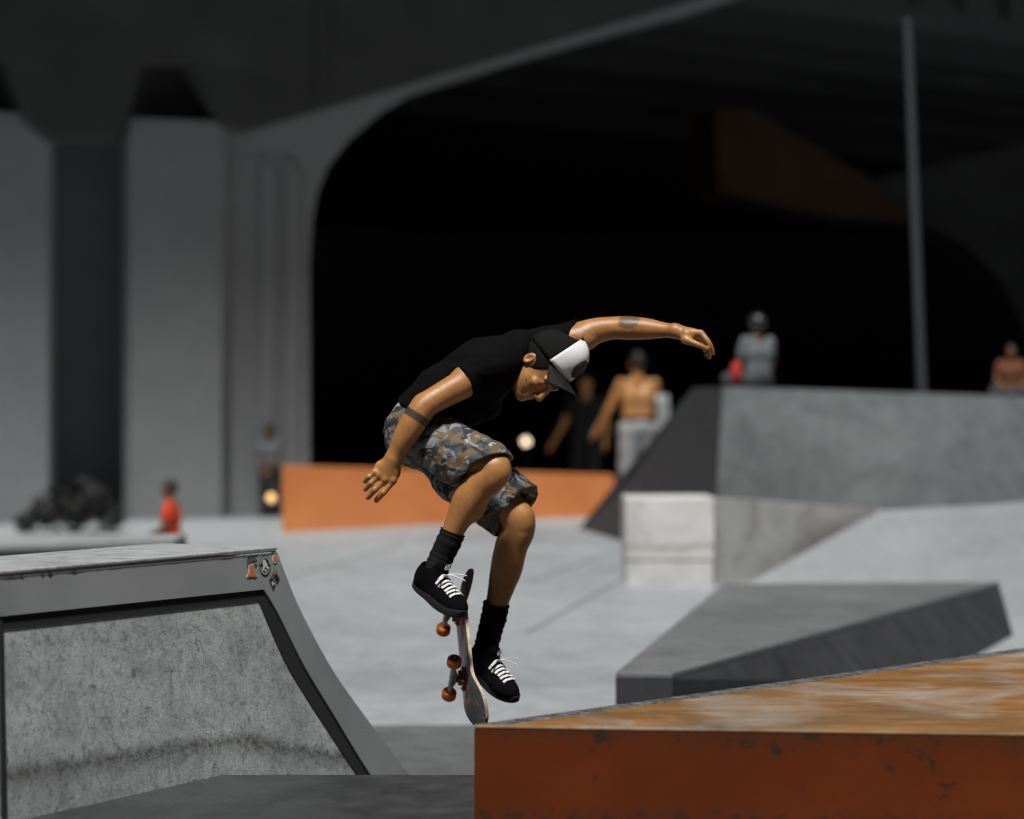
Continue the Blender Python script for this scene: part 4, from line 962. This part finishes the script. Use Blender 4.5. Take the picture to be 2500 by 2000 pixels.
F.cap(SK(1110, 1165, 0.06), SK(1225, 1268, 0.05), 0.095, 0.07, 0.03, planes=[(hemLc, nhL)])
F.plane(SK(1030, 985, 0), unit((0.45, 0, 0.9)))
kd = unit(SK(1168, 1190, -0.265) - knR)
F.cap(SK(1150, 1125, -0.23), SK(1215, 1165, -0.29), 0.070, 0.094, 0.0, 's'); F.cap(SK(1200, 1160, -0.28), SK(1120, 1230, -0.28), 0.088, 0.088, 0.0, 's') if False else None
F.cap(SK(1215, 1205, 0.045), SK(1300, 1290, 0.0), 0.072, 0.100, 0.0, 's')
V, Q = F.nets(2); N = vnormals(V, Q)
def ridge(p):
    a = noise.noise((p[0]*7+3, p[1]*7, p[2]*10)); b = 1 - abs(noise.noise((p[0]*15 + 2*a, p[1]*12, p[2]*22+1)))*2
    return 0.5*a + 0.55*b + 0.2*noise.noise((p[0]*45, p[1]*45, p[2]*60))
wr = np.array([ridge(p) for p in V]); V = V + N * (wr * 0.0085 - 0.001)[:, None]
rawmesh('shorts', V, Q, M_camo, sk)

# ---- socks
M_sock = mat('black_knit', (0.008, 0.008, 0.009), 0.9, 0.2); t = NT(M_sock); v = t.coord(); t.bump(t.noise(v, 220, 2), 0.35, 0.002)
def sock(pts, rad):
    sp = spline(pts, 7); n = len(sp); rr = np.interp(np.linspace(0, len(pts)-1, n), range(len(pts)), rad)
    rr = [r_ + 0.0016*math.sin(i*1.9) + 0.0022*(i in (8, 9)) for i, r_ in enumerate(rr)]
    return mesh('sock', *tubevf(sp, rr, 28, False), M_sock, sk, True)
sock([SK(1106, 1298, -0.252), SK(1098, 1318, -0.25), anR, SK(1066, 1390, -0.25), SK(1058, 1408, -0.26)], [0.049, 0.0475, 0.047, 0.047, 0.047])
sock([SK(1212, 1473, 0.062), SK(1206, 1505, 0.07), SK(1198, 1535, 0.078), SK(1188, 1575, 0.08), SK(1182, 1595, 0.075)], [0.0525, 0.0505, 0.049, 0.048, 0.047])

# ---- shoes
M_suede = mat('black_suede', (0.0032, 0.0032, 0.0038), 0.95, 0.08); M_sole = mat('charcoal_rubber', (0.016, 0.0165, 0.0185), 0.6, 0.35); M_lace = mat('white_laces', (0.72, 0.72, 0.71), 0.8)
def text_mesh(s, size, shear=0.0):
    cu = bpy.data.curves.new('lettering', 'FONT'); cu.body = s; cu.size = size; cu.shear = shear; cu.align_x = 'CENTER'; cu.align_y = 'CENTER'; cu.extrude = size*0.02
    o = bpy.data.objects.new('lettering', cu); COL.objects.link(o); bpy.context.view_layer.update()
    me = bpy.data.meshes.new_from_object(o.evaluated_get(bpy.context.evaluated_depsgraph_get())); bpy.data.objects.remove(o); return me
def shoe(origin, ldir, adir, flip):
    l = unit(ldir); n = np.array(adir, float); n = unit(n - l*(n @ l)); s = np.cross(n, l)     # s: to the wearer's left
    MM = np.stack([l, s, n], 1); T = lambda p: origin + MM @ np.array(p, float)
    F = Field((-0.03, -0.08, -0.01), (0.33, 0.08, 0.17), 0.004)
    F.ell((0.058, 0, 0.055), (0.058, 0.038, 0.062), None, 0.02).cap((0.05, 0, 0.05), (0.066, 0, 0.098), 0.041, 0.044, 0.02)
    F.cap((0.09, 0, 0.06), (0.2, 0, 0.04), 0.042, 0.036, 0.03).cap((0.10, 0, 0.088), (0.185, 0, 0.056), 0.034, 0.03, 0.02)
    F.ell((0.213, 0.004*flip, 0.036), (0.084, 0.051, 0.042), None, 0.02).ell((0.15, 0, 0.03), (0.12, 0.043, 0.034), None, 0.02)
    F.cap((0.122, 0, 0.085), (0.116, 0, 0.132), 0.028, 0.027, 0.012)                           # tongue
    F.cap((0.064, 0, 0.098), (0.056, 0, 0.2), 0.038, 0.042, 0.004, 's')                       # opening
    F.plane((0, 0, 0.018), (0, 0, -1)); F.plane((0.055, 0, 0.128), (-0.45, 0, 0.9)) if False else None
    V, Q = F.nets(1)
    up = rawmesh('shoe', V @ MM.T + origin, Q, M_suede, sk)
    out = []
    for i in range(44):                                                                         # sole outline
        a = 2*math.pi*i/44; ca, sa = math.cos(a), math.sin(a)
        x = 0.148 + 0.152*np.sign(ca)*abs(ca)**0.85; wv = 0.047 + 0.008*math.sin((x-0.06)/0.24*math.pi) - 0.009*math.exp(-((x-0.12)/0.05)**2)
        out.append((x, wv*np.sign(sa)*abs(sa)**0.72, 0))
    lay = [(0.985, 0.0), (1.0, 0.004), (1.0, 0.026), (0.975, 0.03)]
    v_ = []; f_ = []
    for sc_, z in lay:
        for p in out: v_.append(T(((p[0]-0.148)*sc_+0.148, p[1]*sc_, z + 0.012*max(0, (p[0]-0.22)/0.08)**2)))
    m_ = len(out)
    for i in range(3):
        for j in range(m_): f_.append((i*m_+j, i*m_+(j+1) % m_, (i+1)*m_+(j+1) % m_, (i+1)*m_+j))
    f_ += [tuple(range(m_)), tuple(range(3*m_, 4*m_))]
    mesh('sole', v_, f_, M_sole, up, True)
    D = F.D
    def top(lx, sy_):                                                                           # height of the upper
        i = int(round((lx - F.o[0]) / F.h)); j = int(round((sy_ - F.o[1]) / F.h)); col_ = np.where(D[i, j] < 0)[0]
        return F.o[2] + F.h * (col_.max() if len(col_) else 12) + 0.002
    for i in range(6):
        lx = 0.150 + i*0.0168; hw_ = 0.036 - 0.001*i
        for sg, r_, up_h in ((0.0, 0.0056, 0.0045),):
            if sg and i == 5: continue
            pts = []
            for q in np.linspace(-1, 1, 11):
                sy_ = q*hw_; x_ = lx + 0.0012*q*(-1)**i
                pts.append(T((x_, sy_, top(x_, sy_) + up_h)))
            mesh('lace', *tubevf(pts, r_, 8, True, 0.38, up=n), M_lace, up, True)
    kp = (0.151, 0.0, top(0.151, 0) + 0.008)
    for e in (((0.006, -0.022, 0.004), (0.02, -0.05, -0.006)), ((0.012, 0.035, 0.008), (0.03, 0.075, 0.008)), ((0.018, 0.02, 0.006), (0.05, 0.055, -0.002))):
        pts = spline([kp, np.array(kp) + np.array(e[0]), np.array(kp) + np.array(e[1])], 5)
        mesh('lace', *tubevf([T(p) for p in pts], 0.0042, 8, True, 0.5), M_lace, up, True)
    me = text_mesh('éS', 0.029, 0.35); me.materials.append(M_lace)
    ex = unit(s); ey = unit(n*0.85 - l*0.4); ez = np.cross(ex, ey); o = bpy.data.objects.new('tongue_logo', me)
    c_ = T((0.142, -0.002, 0.143)) + ez*0.006
    o.matrix_world = Matrix(((ex[0], ey[0], ez[0], c_[0]), (ex[1], ey[1], ez[1], c_[1]), (ex[2], ey[2], ez[2], c_[2]), (0, 0, 0, 1)))
    link(o, up)
    return up
shoe(SK(1013, 1428, -0.215), (0.61, -0.69, -0.40), (0.36, -0.42, 0.85), 1)
shoe(SK(1143, 1622, 0.11), (0.60, -0.62, -0.45), (0.24, -0.42, 0.88), -1)

# ---- hair and cap
F = Field(HCN - 0.2, HCN + 0.2, 0.004)
F.ell(H(0, -0.016, 0.03), np.array((0.0815, 0.101, 0.094))*HS, HM, 0.0); F.plane(H(0, 0.035, 0), HM @ np.array((0, 0.93, -0.37))); F.plane(H(0, -0.06, -0.055), HM @ np.array((0, -0.35, -0.94)))
for s in (1, -1): F.ell(H(0.085*s, -0.006, -0.02), np.array((0.03, 0.026, 0.038))*HS, HM, 0.0, 's')
V, Q = F.nets(1); N = vnormals(V, Q); V = V + N * np.array([noise.noise((p[0]*220, p[1]*220, p[2]*220))*0.0022 for p in V])[:, None]
M_hair2 = mat('cropped_black_hair', (0.0035, 0.003, 0.0028), 0.8, 0.2); rawmesh('hair', V, Q, M_hair2, sk)
M_mesh = mat('black_cap_mesh', (0.013, 0.013, 0.015), 0.85, 0.12); t = NT(M_mesh); v = t.coord()
vo = t.n('ShaderNodeTexVoronoi'); vo.inputs['Scale'].default_value = 330; t.l(v, vo.inputs['Vector']); t.bump(vo.outputs['Distance'], 0.8, 0.003)
t.color(t.ramp(vo.outputs['Distance'], [(0.25, (0.003,)*3), (0.6, (0.013,)*3)]))
M_capw = mat('white_cap_front', (0.74, 0.75, 0.76), 0.55); t = NT(M_capw); v = t.coord(); t.bump(t.noise(v, 30, 4), 0.2, 0.006)
M_brim = mat('charcoal_brim', (0.0085, 0.009, 0.0105), 0.75, 0.25)
def capP(az, el, g=0.0):                 # az 0 = front; el 0 = rim, pi/2 = crown
    x = math.sin(az)*math.cos(el); y = math.cos(az)*math.cos(el); z = math.sin(el)
    fr_ = max(0.0, math.cos(az))
    z_ = (0.120 + 0.022*fr_*math.cos(el)) * z**0.9 if z > 0 else 0
    bow = 1.0 + 0.05*math.sin(2*el)
    return np.array(((0.088+g)*x*bow, -0.012 + (0.108+g)*y*bow + 0.006*fr_, 0.048 + 0.018*math.cos(az) + z_ + g*z))
def patchmesh(name, az0, az1, na, m, g, parent, thick=0.003, el1=math.pi/2, el0=0.0, ne=16):
    v_ = []; f_ = []
    for i in range(ne+1):
        for j in range(na+1):
            v_.append(Hc(*capP(az0 + (az1-az0)*j/na, el0 + (el1-el0)*i/ne, g)))
    for i in range(ne):
        for j in range(na): f_.append((i*(na+1)+j, i*(na+1)+j+1, (i+1)*(na+1)+j+1, (i+1)*(na+1)+j))
    o = mesh(name, v_, f_, m, parent, True); md = o.modifiers.new('thickness', 'SOLIDIFY'); md.thickness = thick; md.offset = -1; return o
AZ = 1.08
cp = patchmesh('cap', AZ, 2*math.pi - AZ, 44, M_mesh, 0.0, sk)
patchmesh('front_panel', -AZ, AZ, 24, M_capw, 0.0015, cp, 0.004, 1.42)
patchmesh('sweat_band', -math.pi, math.pi, 60, M_brim, -0.001, cp, 0.003, 0.06, -0.0, 3)
# patch on the front
pv = []; pf = []
for r_ in (0.0, 0.35, 0.7, 1.0):
    for i in range(24):
        a = 2*math.pi*i/24; pv.append(Hc(*capP(0.36*r_*math.cos(a), 0.40 + 0.30*r_*math.sin(a), 0.005)))
for k_ in range(3):
    for i in range(24): pf.append((k_*24+i, k_*24+(i+1) % 24, (k_+1)*24+(i+1) % 24, (k_+1)*24+i))
pt_ = mesh('patch', pv, pf, M_blk, cp, True)
rv = [Hc(*capP(0.29*math.cos(2*math.pi*i/24), 0.40 + 0.24*math.sin(2*math.pi*i/24), 0.0065)) for i in range(25)]
mesh('patch_ring', *tubevf(rv, 0.0012, 6), M_sole, pt_, True)
# brim
bv = []; bf = []; na, nb = 20, 8
for j in range(na+1):
    az = -0.97 + 1.94*j/na; e = capP(az, 0.0, 0.001)
    for i in range(nb+1):
        q = i/nb; ln_ = 0.084*math.cos(az*1.05)**0.5
        bv.append(Hc(e[0]*(1 + 0.03*q), e[1] + ln_*q, e[2] - 0.003 + 0.006*q - 0.006*az**2 - 0.050*az**2*q**0.8))
for j in range(na):
    for i in range(nb): bf.append((j*(nb+1)+i, j*(nb+1)+i+1, (j+1)*(nb+1)+i+1, (j+1)*(nb+1)+i))
bo_ = mesh('brim', bv, bf, M_brim, cp, True); md = bo_.modifiers.new('thickness', 'SOLIDIFY'); md.thickness = 0.004
mesh('button', *lathevf(Hc(*capP(0, math.pi/2, 0.0)), HMc @ np.array((0, 0, 1.0)), [(-0.002, 0.008), (0.002, 0.008), (0.005, 0.004)], 12), M_mesh, cp, True)
M_stud = mat('silver', (0.8, 0.8, 0.8), 0.15, 0.5, 1.0)
for u_ in (-0.03, -0.044):
    c_ = H(0.062, 0.050, u_); mesh('piercing', *lathevf(c_, HM @ np.array((1.0, 0.6, 0)), [(-0.002, 0.0018), (0.001, 0.0024), (0.003, 0.0012)], 8), M_stud, sk, True)

# ------------------------------------------------------------------ skateboard
WU = unit((0.13, -0.60, 0.79)); AD = unit((0.08, -0.78, -0.62)); AD = unit(AD - WU*(AD @ WU)); NN = np.cross(AD, WU)   # underside normal
NN = unit(NN)
OC = SK(1127, 1577, -0.09)
def BP(a, w_, n): return OC + AD*a + WU*w_ + NN*n
bd = empty('skateboard', tuple(OC), 'skateboard with orange wheels tumbling upright beneath the jumping skater', 'skateboard')
def dn(a, w_):                            # deck curve: kicks bend towards the grip side, slight concave
    k_ = max(0.0, abs(a) - 0.225); return -(k_*k_)*2.6*(k_ < 0.09) - (0.0211 + (k_-0.09)*0.47)*(k_ >= 0.09) - 6.0*min(abs(w_), 0.1)**3 
def hw(a):
    k_ = max(0.0, abs(a) - 0.285); return 0.1*math.sqrt(max(0.0, 1 - (k_/0.118)**2.3))
NA, NW = 60, 10
def deckgrid(n0, inset=0.0):
    v_ = []
    for i in range(NA+1):
        a = -0.402 + 0.804*i/NA
        a *= (1 - inset)
        for j in range(NW+1):
            w_ = (hw(a) - inset*0.1)*(2*j/NW - 1); v_.append(BP(a, w_, dn(a, w_) + n0))
    return v_
gf = [(i*(NW+1)+j, i*(NW+1)+j+1, (i+1)*(NW+1)+j+1, (i+1)*(NW+1)+j) for i in range(NA) for j in range(NW)]
M_ply = mat('maple_ply_edge', (0.5, 0.4, 0.26), 0.55); t = NT(M_ply); v = t.coord()
t.color(t.ramp(t.noise(v, 60, 4, 0.7), [(0.3, (0.36, 0.27, 0.16)), (0.7, (0.58, 0.5, 0.36))]))
M_under2 = mat('worn_grey_underside', (0.1, 0.1, 0.11), 0.28); t = NT(M_under2); v = t.coord()
c = t.ramp(t.noise(v, 9, 3, 0.6), [(0.4, (0.085, 0.088, 0.10)), (0.6, (0.125, 0.128, 0.142))])
c = t.mix(t.ramp(t.noise(v, 21, 5, 0.7, 0.6), [(0.60, 0.0), (0.63, 1.0)]), c, (0.55, 0.24, 0.07)); c = t.mix(t.ramp(t.noise(t.coord((1, 1, 1), (0.3, 0.2, 0.7)), 17, 5, 0.7, 0.6), [(0.62, 0.0), (0.64, 1.0)]), c, (0.55, 0.55, 0.55)); t.color(c)
M_grip = mat('black_grip', (0.012, 0.012, 0.013), 0.85); t = NT(M_grip); v = t.coord(); t.bump(t.noise(v, 900, 2), 0.5, 0.001)
v1 = deckgrid(0.0); v2 = deckgrid(-0.0115); k_ = len(v1); ff_ = gf + [tuple(q + k_ for q in reversed(p)) for p in gf]
for i in range(NA):
    for j in (0, NW): a = i*(NW+1)+j; b = a+NW+1; ff_.append((a, b, b+k_, a+k_))
deck = mesh('deck', v1 + v2, ff_, M_ply, bd, True)
mesh('graphic', deckgrid(0.0006, 0.012), gf, M_under2, deck, True); mesh('grip_tape', deckgrid(-0.0121, 0.004), gf, M_grip, deck, True)
M_alu = mat('raw_aluminium', (0.5, 0.52, 0.54), 0.35, 0.6, 0.15); M_base = mat('rust_red_metal', (0.42, 0.075, 0.03), 0.4, 0.5, 0.2); M_whl = mat('orange_urethane', (0.62, 0.135, 0.018), 0.32); M_bear = mat('bearing_steel', (0.09, 0.09, 0.095), 0.35, 0.5, 0.7)
t = NT(M_whl); v = t.coord(); t.color(t.ramp(t.noise(v, 60, 4), [(0.3, (0.72, 0.16, 0.018)), (0.7, (0.88, 0.24, 0.035))]))
for sg in (-1, 1):
    a0 = sg*0.181
    tr = empty('truck', tuple(BP(a0, 0, 0)), 'x', 'x'); del tr['label']; del tr['category']; tr.parent = bd; tr.matrix_parent_inverse = Matrix.Translation(-Vector(OC))
    bx_ = [BP(a0+sa*0.041, sw*0.027, 0.0012) for sa, sw in ((-1, -1), (1, -1), (1, 1), (-1, 1))]
    mesh('baseplate', *prism(bx_, NN*0.009), M_base, tr, bevel=0.0015)
    mesh('baseplate', *prism([BP(a0+sa*0.026 - sg*0.004, sw*0.017, 0.0105) for sa, sw in ((-1, -1), (1, -1), (1, 1), (-1, 1))], NN*0.015), M_base, tr, bevel=0.003)
    for sa in (-0.032, -0.022, 0.022, 0.032):
        for sw in (-1, 1):
            mesh('bolt', *lathevf(BP(a0+sa*1.0, sw*0.0205, 0.0105), NN, [(0, 0.0038), (0.004, 0.0038), (0.006, 0.0022)], 8), M_stud, tr, True) if abs(sa) > 0.03 else None
    mesh('bushing', *lathevf(BP(a0 + sg*0.004, 0, 0.024), NN, [(0, 0.012), (0.006, 0.0135), (0.012, 0.012), (0.013, 0.009), (0.024, 0.0085), (0.03, 0.006)], 14), M_bear, tr, True)
    hx = 0.05                              # hanger: triangular loft along the axle
    rings = []; ws = np.linspace(-0.066, 0.066, 23)
    v_ = []; f_ = []
    for w_ in ws:
        q = 1 - abs(w_)/0.066; dep = 0.0085 + 0.022*q**1.7; wd_ = 0.0085 + 0.007*q
        for i in range(12):
            an = 2*math.pi*i/12; cn, sn_ = math.cos(an), math.sin(an)
            v_.append(BP(a0 + wd_*sn_, w_, hx + (0.009*cn if cn > 0 else dep*cn)))
    for i in range(22):
        for j in range(12): f_.append((i*12+j, i*12+(j+1) % 12, (i+1)*12+(j+1) % 12, (i+1)*12+j))
    f_ += [tuple(range(12)), tuple(range(22*12, 23*12))]
    mesh('hanger', v_, f_, M_alu, tr, True)
    mesh('axle', *tubevf([BP(a0, -0.108, hx), BP(a0, 0.108, hx)], 0.004, 10), M_alu, tr, True)
    for sw in (-1, 1):
        c_ = BP(a0, sw*0.085, hx); ax_ = WU*sw
        wl = mesh('wheel', *lathevf(c_, ax_, [(-0.018, 0.013), (-0.018, 0.021), (-0.0165, 0.0248), (-0.013, 0.0272), (-0.010, 0.028), (0.010, 0.028), (0.013, 0.0272), (0.0165, 0.0248), (0.018, 0.021), (0.018, 0.013), (0.012, 0.0115), (-0.012, 0.0115)], 32), M_whl, bd, True)
        mesh('bearing', *lathevf(c_, ax_, [(0.0105, 0.0115), (0.0135, 0.0112), (0.0135, 0.0085), (0.012, 0.008), (0.014, 0.005), (0.021, 0.0045)], 20), M_bear, wl, True)
        mesh('core_print', *lathevf(c_, ax_, [(0.0178, 0.0128), (0.0186, 0.0135), (0.0186, 0.0165), (0.0178, 0.017)], 24), M_gry, wl, True)
    me = text_mesh('Thunder', 0.018, 0.4); me.materials.append(M_blk); o = bpy.data.objects.new('hanger_lettering', me)
    ez = unit(-np.array(AD)*(-1) * 1.0 + NN*0.35); ey = None
    ez = unit(AD*0.95 + NN*0.3); ex = WU; ey = np.cross(ez, ex)
    c_ = BP(a0, 0.0, hx - 0.004) + AD*0.0162
    o.matrix_world = Matrix(((ex[0], ey[0], ez[0], c_[0]), (ex[1], ey[1], ez[1], c_[1]), (ex[2], ey[2], ez[2], c_[2]), (0, 0, 0, 1))); link(o, tr)
print('triangles', sum(len(o.data.polygons)*2 for o in bpy.data.objects if o.type == 'MESH'))
